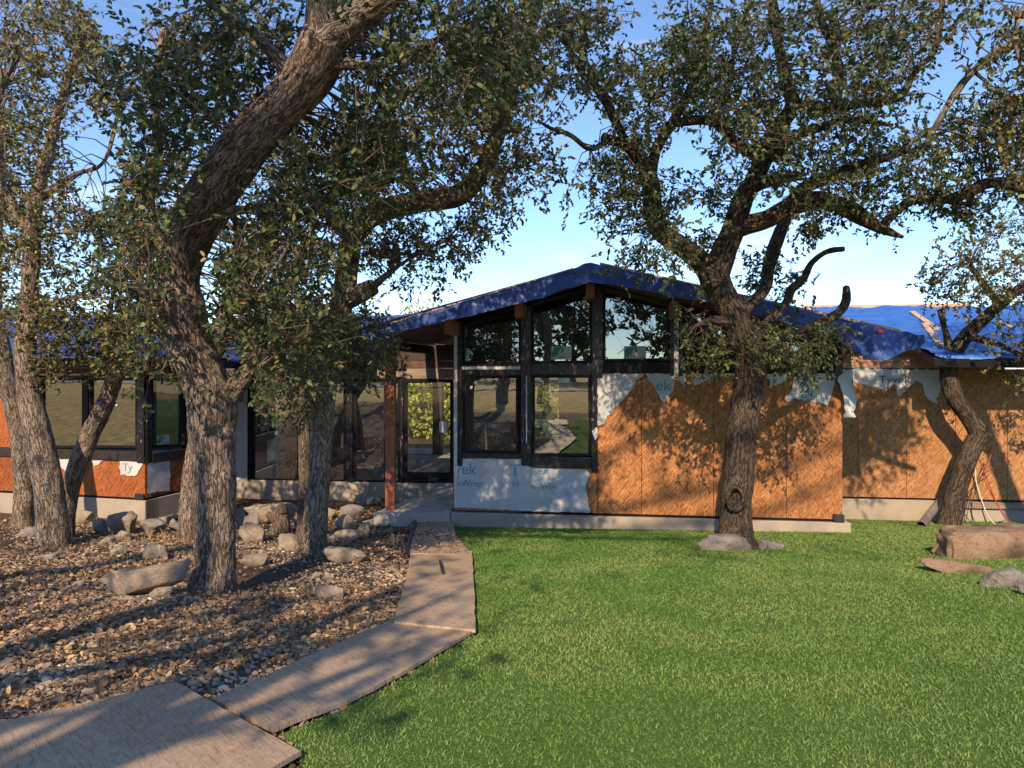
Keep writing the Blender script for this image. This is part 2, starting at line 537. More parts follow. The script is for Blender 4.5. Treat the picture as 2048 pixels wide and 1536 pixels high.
# bark: long plates parted by dark furrows, running along the stem
def bark_mat(name, pale, mid, dark, sc=1.0):
    m, nt, b = newmat(name)
    at_ = nd(nt, 'ShaderNodeAttribute', _attribute_name='bark')
    v0 = at_.outputs['Vector']
    wob = nd(nt, 'ShaderNodeTexNoise', Scale=9.0, Detail=3); nt.links.new(v0, wob.inputs['Vector'])
    wv = nd(nt, 'ShaderNodeVectorMath', _operation='MULTIPLY_ADD'); nt.links.new(wob.outputs['Color'], wv.inputs[0])
    wv.inputs[1].default_value = (0.05, 0.05, 0.05); nt.links.new(v0, wv.inputs[2])
    v = coords(nt, scale=(30 * sc, 30 * sc, 5.5 * sc), vec=wv.outputs[0])
    n_a = noise(nt, v, 1.0, 3, 0.55, 0.5)
    v2 = coords(nt, scale=(62 * sc, 62 * sc, 13 * sc), vec=wv.outputs[0])
    n_b = noise(nt, v2, 1.0, 2, 0.5, 0.3)
    def furrow(n_, wd):
        d_ = nd(nt, 'ShaderNodeMath', _operation='SUBTRACT'); nt.links.new(n_, d_.inputs[0]); d_.inputs[1].default_value = 0.5
        e_ = nd(nt, 'ShaderNodeMath', _operation='ABSOLUTE'); nt.links.new(d_.outputs[0], e_.inputs[0])
        f_ = nd(nt, 'ShaderNodeMapRange', _interpolation_type='SMOOTHSTEP'); nt.links.new(e_.outputs[0], f_.inputs[0]); f_.inputs[2].default_value = wd
        return f_.outputs[0]                                  # 0 in the furrow, 1 on the plate
    f1 = furrow(n_a, 0.085); f2 = furrow(n_b, 0.06)
    mn = nd(nt, 'ShaderNodeMath', _operation='MULTIPLY_ADD'); nt.links.new(f2, mn.inputs[0]); mn.inputs[1].default_value = 0.45; mn.inputs[2].default_value = 0.55
    pl_ = nd(nt, 'ShaderNodeMath', _operation='MULTIPLY'); nt.links.new(f1, pl_.inputs[0]); nt.links.new(mn.outputs[0], pl_.inputs[1])
    fine = noise(nt, coords(nt, scale=(90, 90, 30), vec=v0), 1.0, 5, 0.65)
    big = noise(nt, v0, 2.3, 4, 0.6)
    c = ramp(nt, fine, (0.25, mid), (0.75, pale))
    c = mixc(nt, pl_.outputs[0], dark, c)
    c = mixc(nt, 1.0, c, ramp(nt, big, (0.3, (0.72, 0.74, 0.76)), (0.7, (1.12, 1.08, 1.0))), 'MULTIPLY')
    nt.links.new(c, b.inputs['Base Color'])
    b.inputs['Roughness'].default_value = 0.9; b.inputs['Specular IOR Level'].default_value = 0.15
    h2 = nd(nt, 'ShaderNodeMath', _operation='MULTIPLY_ADD'); nt.links.new(fine, h2.inputs[0]); h2.inputs[1].default_value = 0.5; nt.links.new(pl_.outputs[0], h2.inputs[2])
    bump(nt, b, h2.outputs[0], 0.9, 0.012)
    return m
M['bark'] = bark_mat('bark', (0.44, 0.36, 0.295), (0.28, 0.22, 0.175), (0.075, 0.052, 0.038))
M['bark_fine'] = bark_mat('bark_fine', (0.34, 0.27, 0.21), (0.21, 0.16, 0.12), (0.055, 0.038, 0.028), 1.5)
M['bark_dark'] = bark_mat('bark_dark', (0.20, 0.15, 0.115), (0.12, 0.088, 0.066), (0.032, 0.022, 0.017))
M['twig'] = simple('twig', (0.16, 0.115, 0.085), 0.9, 0.3, 12, 0)

# leaves: colour per leaf from an attribute
def leaf_mat(name, trans=0.22, rough=0.5):
    m, nt, b = newmat(name)
    out = nt.nodes['Material Output']
    at_ = nd(nt, 'ShaderNodeAttribute', _attribute_name='tint')
    nt.links.new(at_.outputs['Color'], b.inputs['Base Color'])
    b.inputs['Roughness'].default_value = rough; b.inputs['Specular IOR Level'].default_value = 0.3
    tl = nd(nt, 'ShaderNodeBsdfTranslucent'); nt.links.new(at_.outputs['Color'], tl.inputs['Color'])
    ms = nd(nt, 'ShaderNodeMixShader'); ms.inputs[0].default_value = trans
    nt.links.new(b.outputs[0], ms.inputs[1]); nt.links.new(tl.outputs[0], ms.inputs[2])
    nt.links.new(ms.outputs[0], out.inputs['Surface'])
    return m
M['leaf'] = leaf_mat('leaf')
M['grass'] = leaf_mat('grass', 0.3, 0.6)
M['litter'] = leaf_mat('litter', 0.1, 0.8)
m, nt, b = newmat('gravel')
at_ = nd(nt, 'ShaderNodeAttribute', _attribute_name='tint')
v = coords(nt)
nt.links.new(mixc(nt, 1.0, at_.outputs['Color'], ramp(nt, noise(nt, v, 60, 4, 0.6), (0.3, (0.75,) * 3), (0.7, (1.1,) * 3)), 'MULTIPLY'), b.inputs['Base Color'])
b.inputs['Roughness'].default_value = 0.9
M['gravel'] = m

def rock_mat(name, pale, mid, dark):
    m, nt, b = newmat(name)
    v = coords(nt)
    n1 = noise(nt, v, 5, 8, 0.65, 0.3); n2 = noise(nt, v, 26, 6, 0.7); n3 = noise(nt, v, 2.2, 3, 0.5)
    c = ramp(nt, n1, (0.28, mid), (0.62, pale))
    c = mixc(nt, ramp(nt, n3, (0.48, (0, 0, 0)), (0.66, (0.8,) * 3)), c, dark)
    c = mixc(nt, ramp(nt, n2, (0.56, (0, 0, 0)), (0.68, (0.65,) * 3)), c, tuple(x * .5 for x in dark))
    nt.links.new(c, b.inputs['Base Color']); b.inputs['Roughness'].default_value = 0.92
    b.inputs['Specular IOR Level'].default_value = 0.15
    h = nd(nt, 'ShaderNodeMath', _operation='MULTIPLY_ADD'); nt.links.new(n1, h.inputs[0]); h.inputs[1].default_value = 2.0; nt.links.new(n2, h.inputs[2])
    bump(nt, b, h.outputs[0], 0.95, 0.025)
    return m
M['rock'] = rock_mat('rock', (0.42, 0.345, 0.26), (0.27, 0.21, 0.155), (0.11, 0.088, 0.07))
M['rock_grey'] = rock_mat('rock_grey', (0.33, 0.295, 0.26), (0.215, 0.19, 0.165), (0.08, 0.07, 0.06))
M['rock_brown'] = rock_mat('rock_brown', (0.36, 0.25, 0.17), (0.23, 0.15, 0.10), (0.065, 0.042, 0.03))

# soil in the bed, straw-dry grass in the open field behind the photographer
m, nt, b = newmat('soil')
v = coords(nt)
n1 = noise(nt, v, 1.2, 6, 0.6); n2 = noise(nt, v, 22, 6, 0.7); n3 = noise(nt, v, 70, 3, 0.6)
soil = ramp(nt, n2, (0.3, (0.055, 0.038, 0.026)), (0.6, (0.13, 0.09, 0.06)), (0.75, (0.24, 0.17, 0.11)))
straw = ramp(nt, n1, (0.3, (0.34, 0.25, 0.10)), (0.7, (0.52, 0.37, 0.17)))
tuft = noise(nt, v, 3.5, 5, 0.7)
straw = mixc(nt, 1.0, straw, ramp(nt, tuft, (0.35, (0.42, 0.45, 0.42)), (0.62, (1.15, 1.1, 1.0))), 'MULTIPLY')
sp = nd(nt, 'ShaderNodeSeparateXYZ'); nt.links.new(nt.nodes.new('ShaderNodeTexCoord').outputs['Object'], sp.inputs[0])
ad = nd(nt, 'ShaderNodeMath', _operation='MULTIPLY_ADD'); nt.links.new(n1, ad.inputs[0]); ad.inputs[1].default_value = 3.0; nt.links.new(sp.outputs['Y'], ad.inputs[2])
fac = nd(nt, 'ShaderNodeMapRange'); nt.links.new(ad.outputs[0], fac.inputs[0]); fac.inputs[1].default_value = 1.5; fac.inputs[2].default_value = 3.0
adx = nd(nt, 'ShaderNodeMath', _operation='MULTIPLY_ADD'); nt.links.new(n1, adx.inputs[0]); adx.inputs[1].default_value = 3.0; nt.links.new(sp.outputs['X'], adx.inputs[2])
facx = nd(nt, 'ShaderNodeMapRange'); nt.links.new(adx.outputs[0], facx.inputs[0]); facx.inputs[1].default_value = -11.0; facx.inputs[2].default_value = -9.5
fm = nd(nt, 'ShaderNodeMath', _operation='MULTIPLY'); nt.links.new(fac.outputs[0], fm.inputs[0]); nt.links.new(facx.outputs[0], fm.inputs[1])
nt.links.new(mixc(nt, fm.outputs[0], straw, soil), b.inputs['Base Color'])      # bed soil only around the house
b.inputs['Roughness'].default_value = 0.95; b.inputs['Specular IOR Level'].default_value = 0.1
bump(nt, b, n2, 0.7, 0.03)
M['soil'] = m
m, nt, b = newmat('lawn')
v = coords(nt)
n1 = noise(nt, v, 0.8, 5, 0.6); n2 = noise(nt, v, 60, 4, 0.7)
c = mixc(nt, n1, (0.09, 0.20, 0.035), (0.155, 0.25, 0.055))
nt.links.new(mixc(nt, 1.0, c, ramp(nt, n2, (0.3, (0.45,) * 3), (0.7, (1.1,) * 3)), 'MULTIPLY'), b.inputs['Base Color'])
b.inputs['Roughness'].default_value = 0.9; b.inputs['Specular IOR Level'].default_value = 0.1
bump(nt, b, n2, 0.8, 0.02)
M['lawn'] = m
M['asphalt'] = simple('asphalt', (0.16, 0.15, 0.145), 0.9, 0.15, 3, 0.3)
M['plastic_dark'] = simple('plastic_dark', (0.035, 0.03, 0.03), 0.5, 0.3, 9, 0)
M['metal_pipe'] = simple('metal_pipe', (0.20, 0.17, 0.16), 0.45, 0.4, 8, 0.2)
M['wire_red'] = simple('wire_red', (0.30, 0.05, 0.03), 0.5, 0.2, 9, 0)
M['wire_white'] = simple('wire_white', (0.6, 0.55, 0.48), 0.5, 0.2, 9, 0)
M['wire_black'] = simple('wire_black', (0.06, 0.035, 0.025), 0.5, 0.2, 9, 0)

# ------------------------------------------------------------------ ground
def axis(lo, a, b_, hi, fine, coarse):
    return np.concatenate([np.linspace(lo, a, coarse)[:-1], np.arange(a, b_, fine), np.linspace(b_, hi, coarse)])
xs = axis(-160, -9, 7, 160, 0.14, 30); ys = axis(-160, 1, 15, 260, 0.14, 40)
GX, GY = np.meshgrid(xs, ys)
GZ = g(GX, GY)
V = np.stack([GX.ravel(), GY.ravel(), GZ.ravel()], 1)
nx_, ny_ = len(xs), len(ys)
ii = (np.arange(ny_ - 1)[:, None] * nx_ + np.arange(nx_ - 1)[None]).ravel()
Fq = np.stack([ii, ii + 1, ii + nx_ + 1, ii + nx_], 1)
tag(link('ground', np_mesh('ground', V, Fq, True), M['soil']), None, None, kind='structure')

def G(px, py):
    p = on_ground(px, py)
    return (p.x, p.y)
lawn_poly = [G(905, 1050), G(916, 1090), G(941, 1128), G(949, 1200), G(951, 1272), G(800, 1368), G(690, 1425), G(560, 1477), G(602, 1536)]
lawn_poly += [(-0.75, 2.2), (0.0, 1.2), (12, 1.2), (13, 13.2), (6.4, 14.2), (5.3, 12.3)]
lv, lf = cdt(lawn_poly, 0.3)
V = np.column_stack([lv, g(lv[:, 0], lv[:, 1]) + 0.02])
tag(link('lawn', np_mesh('lawn', V, lf, True), M['lawn']), None, None, kind='structure')
# paved lane behind the photographer (seen in the window reflections)
lane = [(-90, -14), (90, -19), (90, -24), (-90, -18.5)]
lv2, lf2 = cdt(lane, 3.0)
tag(link('driveway', np_mesh('driveway', np.column_stack([lv2, g(lv2[:, 0], lv2[:, 1]) + 0.05]), lf2), M['asphalt']), None, None, kind='structure')

# ------------------------------------------------------------------ house
house = thing('house', FAC.P(2, 0, 0), 'low house under construction with bare strand board walls, torn white wrap and blue tarps', 'house')

def fz(y, px_, fr, n=0.0):
    return fr.px(px_, y, n)[1]

# foundations (each a part)
uR = FAC.U(1685)
def part(mb, name, mat, bevel=0.0, parent=house, label=None):
    o = mb.build(name, mat, parent, bevel)
    if label: o['label'] = label
    return o
uF = FAC.U(1703, 0.1)
part(MB().fbox(FAC, -0.02, uF, -0.35, 0.09, -0.75, -0.03), 'foundation', M['concrete'], 0.01)
part(MB().fbox(RW, -2.0, 12, -0.35, 0.03, -1.4, -0.03), 'foundation', M['concrete'], 0.01)
uMl = MID.U(469)
part(MB().fbox(MID, uMl - 0.2, 1.2, -0.35, 0.03, -1.2, -0.02), 'foundation', M['concrete'], 0.01)
part(MB().fbox(LF, -9, 0.03, -0.35, 0.03, -1.2, -0.03), 'foundation', M['concrete'], 0.01)
part(MB().fbox(RF, 0.0, 2.9, -0.35, 0.03, -1.2, -0.03), 'foundation', M['concrete'], 0.01)
# floor slab inside
fl = MB()
fl.prism([FAC.P(0.1, -0.2, -0.2), FAC.P(6.3, -0.2, -0.2), RW.P(0, -0.2, -0.2), RW.P(11, -0.2, -0.2), RW.P(11, -7, -0.2), LF.P(-9, -9, -0.2), LF.P(-9, -0.2, -0.2), LF.P(-0.2, -0.2, -0.2), MID.P(uMl + .1, -0.2, -0.2), MID.P(1.0, -0.2, -0.2)],
         [FAC.P(0.1, -0.2, -0.02), FAC.P(6.3, -0.2, -0.02), RW.P(0, -0.2, -0.02), RW.P(11, -0.2, -0.02), RW.P(11, -7, -0.02), LF.P(-9, -9, -0.02), LF.P(-9, -0.2, -0.02), LF.P(-0.2, -0.2, -0.02), MID.P(uMl + .1, -0.2, -0.02), MID.P(1.0, -0.2, -0.02)])
part(fl, 'floor', M['slab'])
# porch slab with its step edge
def zpt(px, py, z=0.0):
    d = (EYE - z) * F_PX / (py - HY)
    return Vector(((px - CX) / F_PX * d, d, z))
sl = [zpt(746, 1026), zpt(832, 1027), FAC.P(-0.03, 0.08, 0), FAC.P(-0.03, -3.18, 0), MID.P(MID.U(868), 0.04, 0), zpt(868, 983), zpt(790, 1008)]
part(MB().prism([Vector((p.x, p.y, -0.7)) for p in sl], sl), 'porch_slab', M['slab'], 0.012)

# strand board sheets
def osb(fr, x0, x1, z0, z1, mat='osb', px=True, th=0.02, n1=0.0):
    u0, u1 = (fr.U(x0), fr.U(x1)) if px else (x0, x1)
    return part(MB().fbox(fr, u0 + 0.004, u1 - 0.004, n1 - th, n1, z0, z1), 'osb_panel', M[mat])
zh = fz(746, 1300, FAC)                       # under the header band
for a, b_ in ((1195, 1283), (1283, 1427), (1427, 1573), (1573, 1685)):
    osb(FAC, a, b_, 0.0, zh)
zs1 = fz(915, 985, FAC); zs2 = fz(934, 1125, FAC)
osb(FAC, 911, 1052, 0.0, zs1); osb(FAC, 1052, 1195, 0.0, zs2)
zrw = fz(738, 1790, RW)
for a, b_ in zip((1640, 1716, 1813, 1911, 2015, 2125), (1716, 1813, 1911, 2015, 2125, 2300)):
    osb(RW, a, b_, 0.012, zrw, 'osb_right')
zl = fz(916, 200, LF)
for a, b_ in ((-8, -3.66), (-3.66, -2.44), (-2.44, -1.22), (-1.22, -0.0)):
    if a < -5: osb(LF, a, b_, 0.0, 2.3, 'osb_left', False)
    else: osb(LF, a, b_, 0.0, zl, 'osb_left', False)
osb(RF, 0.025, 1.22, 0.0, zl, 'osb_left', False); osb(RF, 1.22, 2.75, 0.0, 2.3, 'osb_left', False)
osb(MID, uMl, MID.U(503), 0.0, 2.25, 'osb', False)
# far side and inner walls
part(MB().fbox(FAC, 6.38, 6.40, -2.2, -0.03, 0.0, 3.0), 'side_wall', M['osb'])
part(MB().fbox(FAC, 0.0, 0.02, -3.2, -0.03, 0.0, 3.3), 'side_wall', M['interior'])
# small pieces of black flashing strip under the sheets
for fr, a, b_ in ((FAC, 1.2, uR), (RW, 2.3, 11.0), (LF, -8, 0.0), (RF, 0.0, 2.7)):
    part(MB().fbox(fr, a, b_, 0.001, 0.012, -0.028, 0.012), 'base_flashing', M['black_frame'])
part(MB().fbox(RW, RW.U(1920), 11, 0.03, 0.09, fz(1016, 1980, RW), -0.03), 'ledger_board', M['grey_wood'], 0.004)

# ---- house wrap, torn
WR = {}
def wrap_relief(seed, amp=0.012, low=0.0, f=5.0):
    def fn(u, z):
        q = np.column_stack([u * f, z * f * 0.8, 0 * u + seed])
        a = fbm(q, seed, 3)
        return amp * a + low
    return fn
def ppoly(fr, pts, n=0.0):
    return [fr.px(x, y, n) for x, y in pts]
def wrap(fr, pts, seed, amp=0.02, ragged=0.012, step=0.05, f=5.0, n0=0.004, extra=None):
    poly = ppoly(fr, pts)
    poly = roughen(poly, ragged, 0.045, seed) if ragged else poly
    rel = wrap_relief(seed, amp, 0, f)
    fn = (lambda u, z: rel(u, z) + extra(u, z)) if extra else rel
    o = sheet('house_wrap', fr, poly, M['wrap'], house, step, fn, n0)
    return o, fr, fn, n0

def lettering(w, text, px, py, hpx, mat='print_blue', clip=None, xs=1.0):
    """text printed on a wrap piece: (px, py) lower left corner in the photo, hpx capital height in photo pixels"""
    o, fr, fn, n0 = w
    cu = bpy.data.curves.new('t', 'FONT'); cu.body = text; cu.resolution_u = 3
    to = bpy.data.objects.new('t', cu); COL.objects.link(to)
    bpy.context.view_layer.update()
    me = bpy.data.meshes.new_from_object(to.evaluated_get(bpy.context.evaluated_depsgraph_get()))
    bpy.data.objects.remove(to); bpy.data.curves.remove(cu)
    u0, z0 = fr.px(px, py); _, z1 = fr.px(px, py - hpx)
    k = (z1 - z0) / 0.69
    bm = bmesh.new(); bm.from_mesh(me)
    bmesh.ops.triangulate(bm, faces=bm.faces)
    bmesh.ops.subdivide_edges(bm, edges=[e for e in bm.edges if e.calc_length() > 0.25], cuts=1)
    bmesh.ops.triangulate(bm, faces=bm.faces)
    co = np.array([v.co[:] for v in bm.verts])
    u = u0 + co[:, 0] * k * xs; z = z0 + co[:, 1] * k
    n = n0 + fn(u, z) + 0.005
    for v_, a, b_, c_ in zip(bm.verts, u, n, z):
        v_.co = fr.P(a, b_, c_)
    bm.to_mesh(me); bm.free()
    me.name = 'lettering'
    lo = link('lettering', me, M[mat], o)
    return lo

def wr_fold(u, z):      # crumpled lower right part of the first piece
    w_ = np.clip((u - 1.35) / 0.4, 0, 1) * np.clip((0.62 - z) / 0.4, 0, 1)
    q = np.column_stack([u * 9, z * 11, 0 * u])
    r_ = np.abs(fbm(q, 77, 2) - 0.5) * 2
    return w_ * (0.10 * r_ + 0.03)
w1 = wrap(FAC, [(911, 917), (1041, 917.5), (1058, 934), (1100, 936), (1174, 940), (1180, 948), (1176, 958), (1172, 975), (1177, 1000), (1180, 1024), (1140, 1023), (1060, 1022), (985, 1018), (911, 1014)], 21, 0.01, 0.004, 0.04, extra=wr_fold)
lettering(w1, 'vek', 909, 948, 22); lettering(w1, 'eWrap', 913, 972, 13)
lettering(w1, 'T', 1020, 952, 24); lettering(w1, 'H', 1025, 974, 13)
lettering(w1, 'ek', 1076, 948, 15); lettering(w1, 'eWrap', 1064, 978, 12)
def curl(u0, u1, amt):
    return lambda u, z: amt * np.clip((u - u0) / (u1 - u0), 0, 1) ** 2
w2 = wrap(FAC, [(1195, 748), (1286, 747), (1262, 782), (1236, 809), (1220, 829), (1208, 846), (1195, 852)], 22, 0.015, 0.012, 0.05, extra=curl(FAC.U(1205), FAC.U(1290), 0.05))
wrap(FAC, [(1194, 853), (1184, 862), (1190, 880), (1195, 874)], 31, 0.05, 0.006, 0.03, n0=0.02)
w3 = wrap(FAC, [(1290, 747), (1307, 772), (1318, 791), (1328, 806), (1339, 790), (1348, 780), (1349, 747)], 23, 0.02, 0.012)
lettering(w3, 'ek', 1311, 781, 22); lettering(w3, 'ra', 1320, 799, 9)
wrap(FAC, [(1356, 747), (1364, 773), (1372, 772), (1371, 747)], 24, 0.02, 0.008, 0.04)
wrap(FAC, [(1382, 747), (1389, 771), (1402, 766), (1438, 753), (1470, 750), (1500, 747)], 25, 0.02, 0.008)
wrap(FAC, [(1534, 747), (1540, 772), (1571, 765), (1573, 747)], 26, 0.02, 0.01)
w7 = wrap(FAC, [(1586, 747), (1584, 779), (1569, 798), (1573, 803), (1590, 796), (1620, 802), (1654, 810), (1665, 780), (1669, 747)], 27, 0.025, 0.012)
lettering(w7, 'Ty', 1600, 779, 22); lettering(w7, 'HomeV', 1602, 801, 12)
def flap(u, z):
    t = np.clip((z - fz(835, 1690, FAC)) / 0.85, 0, 1)
    return 0.10 * np.sin(u * 16 + z * 6) * (1 - t) + 0.05 + 0.10 * (1 - t)
w8 = wrap(FAC, [(1688, 741), (1700, 762), (1712, 797), (1708, 813), (1698, 822), (1704, 832), (1683, 835), (1680, 787), (1671, 758)], 28, 0.03, 0.008, 0.035, extra=flap)
w9 = wrap(RW, [(1660, 737), (1884, 740), (1880, 779), (1873, 808), (1855, 798), (1840, 765), (1828, 764), (1797, 793), (1788, 768), (1775, 781), (1733, 772), (1699, 760), (1660, 757)], 29, 0.02, 0.014)
lettering(w9, 'Tyvek', 1757, 765, 13.5, 'print_grey', xs=1.25); lettering(w9, 'HomeW', 1766, 781, 9, 'print_grey', xs=1.15)
wrap(LF, [(184, 917), (189, 934), (208, 921), (212, 917)], 41, 0.015, 0.01, 0.04)
w11 = wrap(LF, [(240, 917), (242, 950), (273, 951), (284, 933), (289, 922), (289, 917)], 42, 0.02, 0.012, 0.05)
lettering(w11, 'Ty', 247, 941, 15)
wrap(LF, [(116, 917), (118, 931), (134, 944), (142, 917)], 43, 0.015, 0.01, 0.04)
wrap(LF, [(48, 860), (56, 884), (58, 905), (50, 918), (46, 880)], 45, 0.02, 0.01, 0.04)
wrap(RF, [(294, 918), (294, 987), (339, 980), (338, 917)], 44, 0.015, 0.01, 0.05)
w12 = wrap(MID, [(470, 778), (502, 779), (502, 962), (470, 962)], 46, 0.01, 0.004, 0.06)
lettering(w12, 'T', 493, 912, 14); lettering(w12, 'H', 494, 932, 8)
lettering(w12, 'np', 487, 807, 9, 'print_grey')

# ---- windows
def poly_obj(fr, poly, n0, n1, name, mat, parent):
    mb = MB(); mb.prism([fr.P(u, n0, z) for u, z in poly], [fr.P(u, n1, z) for u, z in poly])
    return mb.build(name, mat, parent)
def ring(fr, outer, inner, n0, n1, name, mat, parent):
    mb = MB(); k = len(outer)
    mb.v = [fr.P(u, n0, z) for u, z in outer] + [fr.P(u, n0, z) for u, z in inner] + [fr.P(u, n1, z) for u, z in outer] + [fr.P(u, n1, z) for u, z in inner]
    mb.v = [tuple(p) for p in mb.v]
    for i in range(k):
        j = (i + 1) % k
        mb.f += [(i, j, k + j, k + i), (2 * k + i, 3 * k + i, 3 * k + j, 2 * k + j), (i, 2 * k + i, 2 * k + j, j), (k + i, k + j, 3 * k + j, 3 * k + i)]
    return mb.build(name, mat, parent)
def window(fr, pts, glass='glass', fw=0.045, n=0.0, px=True, fmat='black_frame', name='window'):
    poly = ppoly(fr, pts, n) if px else pts
    inn = inset(poly, fw)
    f = ring(fr, poly, inn, n - 0.09, n + 0.012, name, M[fmat], house)       # the frame is the window's body
    me = bpy.data.meshes.new('pane')
    me.from_pydata([tuple(fr.P(u, n - 0.03, z)) for u, z in inn], [], [tuple(range(len(inn)))])
    link('pane', me, M[glass], f)
    i2 = inset(inn, 0.014)
    ring(fr, inn, i2, n - 0.027, n - 0.012, 'bead', M['dark_sill'], f)
    return f

def sticker(win, fr, x0, y0, x1, y1, n=-0.026, small=False):
    u0, z0 = fr.px(x0, y1); u1, z1 = fr.px(x1, y0)
    s = poly_obj(fr, [(u0, z0), (u1, z0), (u1, z1), (u0, z1)], n, n + 0.002, 'sticker', M['sticker'], win)
    # the green swoosh: three curved bars inside an arc
    mb = MB(); w_, h_ = u1 - u0, z1 - z0
    def bar(pts, wd):
        A = []; B = []
        for i, (a, b_) in enumerate(pts):
            A.append((a - wd / 2, b_)); B.append((a + wd / 2, b_))
        for i in range(len(pts) - 1):
            q = [A[i], B[i], B[i + 1], A[i + 1]]
            mb.prism([fr.P(u0 + x * w_, n + 0.003, z0 + y * h_) for x, y in q], [fr.P(u0 + x * w_, n + 0.005, z0 + y * h_) for x, y in q])
    for k, dx in enumerate((0.02, 0.16, 0.30)):
        bar([(0.06 + dx * .8, 0.12 + k * 0.06), (0.06 + dx * .75, 0.45), (0.12 + dx * .8, 0.72), (0.22 + dx * .8, 0.92)], 0.095)
    bar([(0.46, 0.95), (0.56, 0.78), (0.55, 0.58), (0.42, 0.5)], 0.10)
    lo = mb.build('logo', M['print_green'], win)
    if small: return
    cu = bpy.data.curves.new('t', 'FONT'); cu.body = 'PlyGem'; cu.resolution_u = 2
    to = bpy.data.objects.new('t', cu); COL.objects.link(to); bpy.context.view_layer.update()
    me = bpy.data.meshes.new_from_object(to.evaluated_get(bpy.context.evaluated_depsgraph_get()))
    bpy.data.objects.remove(to); bpy.data.curves.remove(cu)
    xm = max(v_.co.x for v_ in me.vertices)
    for v_ in me.vertices:
        v_.co = fr.P(u0 + w_ * (0.40 + 0.55 * v_.co.x / xm), n + 0.004, z0 + h_ * (0.10 + 0.20 * v_.co.y))
    me.name = 'lettering'
    link('lettering', me, M['print_black'], win)

# upper row under the gable
wA = window(FAC, [(925, 728), (1042, 728), (1042, 620), (925, 650)], 'glass_dark', 0.03)
wB = window(FAC, [(1063, 727), (1184, 726), (1184, 570), (1063, 603)], 'glass_dark', 0.03)
wC = window(FAC, [(1206, 723), (1339, 721), (1339, 598), (1206, 572)], 'glass_dark', 0.03)
wD = window(FAC, [(1366, 722), (1500, 721), (1500, 636), (1366, 606)], 'glass_dark', 0.03)
wE = window(FAC, [(1528, 722), (1668, 722), (1668, 678), (1528, 643)], 'glass_dark', 0.03)
sticker(wB, FAC, 1102, 692, 1143, 719); sticker(wC, FAC, 1248, 692, 1292, 718)
sticker(wA, FAC, 929, 697, 938, 722, small=True)
# lower pair
wF = window(FAC, [(926, 905), (1037, 905), (1037, 751), (926, 751)], 'glass', 0.035)
wG = window(FAC, [(1064, 912), (1182, 912), (1182, 750), (1064, 750)], 'glass', 0.035)
poly_obj(FAC, ppoly(FAC, [(1116, 766), (1139, 766), (1139, 752), (1116, 752)]), -0.026, -0.024, 'sticker', M['sticker'], wG)
# recessed entrance wall
wH = window(MID, [(504, 962), (598, 963), (598, 760), (504, 760)], 'glass', 0.04)
wI = window(MID, [(600, 963), (691, 964), (691, 760), (600, 760)], 'glass', 0.04)
wJ = window(MID, [(707, 964), (772, 965), (772, 759), (707, 759)], 'glass', 0.04)
wK = window(MID, [(774, 965), (799, 965), (799, 759), (774, 759)], 'glass', 0.03)
door = window(MID, [(808, 966), (906, 966), (906, 758), (808, 758)], 'glass_clear', 0.055, name='door')
zk0, zk1 = fz(966, 880, MID), fz(945, 880, MID)
poly_obj(MID, [(MID.U(815), zk0 + 0.06), (MID.U(899), zk0 + 0.06), (MID.U(899), zk1), (MID.U(815), zk1)], -0.06, -0.004, 'bottom_rail', M['black_frame'], door)
poly_obj(MID, ppoly(MID, [(878, 865), (893, 865), (894, 843), (878, 843)]), -0.024, -0.021, 'notice', M['paper'], door)
poly_obj(MID, ppoly(MID, [(818, 880), (820, 880), (820, 858), (818, 858)]), 0.012, 0.05, 'handle', M['metal_pipe'], door)
# left wing
wL = window(LF, [(82, 896), (168, 896), (168, 755), (82, 755)], 'glass', 0.04)
wM = window(LF, [(179, 896), (275, 896), (275, 755), (179, 755)], 'glass', 0.04)
wN = window(RF, [(303, 896), (371, 893), (371, 756), (303, 755)], 'glass', 0.04)
sticker(wN, RF, 316, 869, 341, 890)
window(RF, [(378, 892), (430, 890), (430, 757), (378, 757)], 'glass', 0.04)
# bits of peeled tape and labels still stuck on the panes
rr = random.Random(4)
for win, fr, spots in ((wB, FAC, ((1163, 604, 11, 5), (1166, 594, 6, 4))), (wC, FAC, ((1231, 594, 10, 6),)), (wF, FAC, ((948, 762, 6, 6), (939, 773, 5, 6))), (wG, FAC, ((1078, 757, 4, 8), (1083, 760, 3, 7), (1076, 768, 4, 4))), (wN, RF, ((338, 792, 3, 4), (342, 801, 3, 4))), (wM, LF, ((227, 800, 4, 4), (228, 809, 4, 4))), (wH, MID, ((548, 863, 7, 7),))):
    for (x, y, w_, h_) in spots:
        t = rr.uniform(-2, 2)
        poly_obj(fr, ppoly(fr, [(x, y + h_), (x + w_, y + h_ + t), (x + w_ + 1, y + t), (x + 1, y)]), -0.0285, -0.026, 'tape', M['paper'], win)

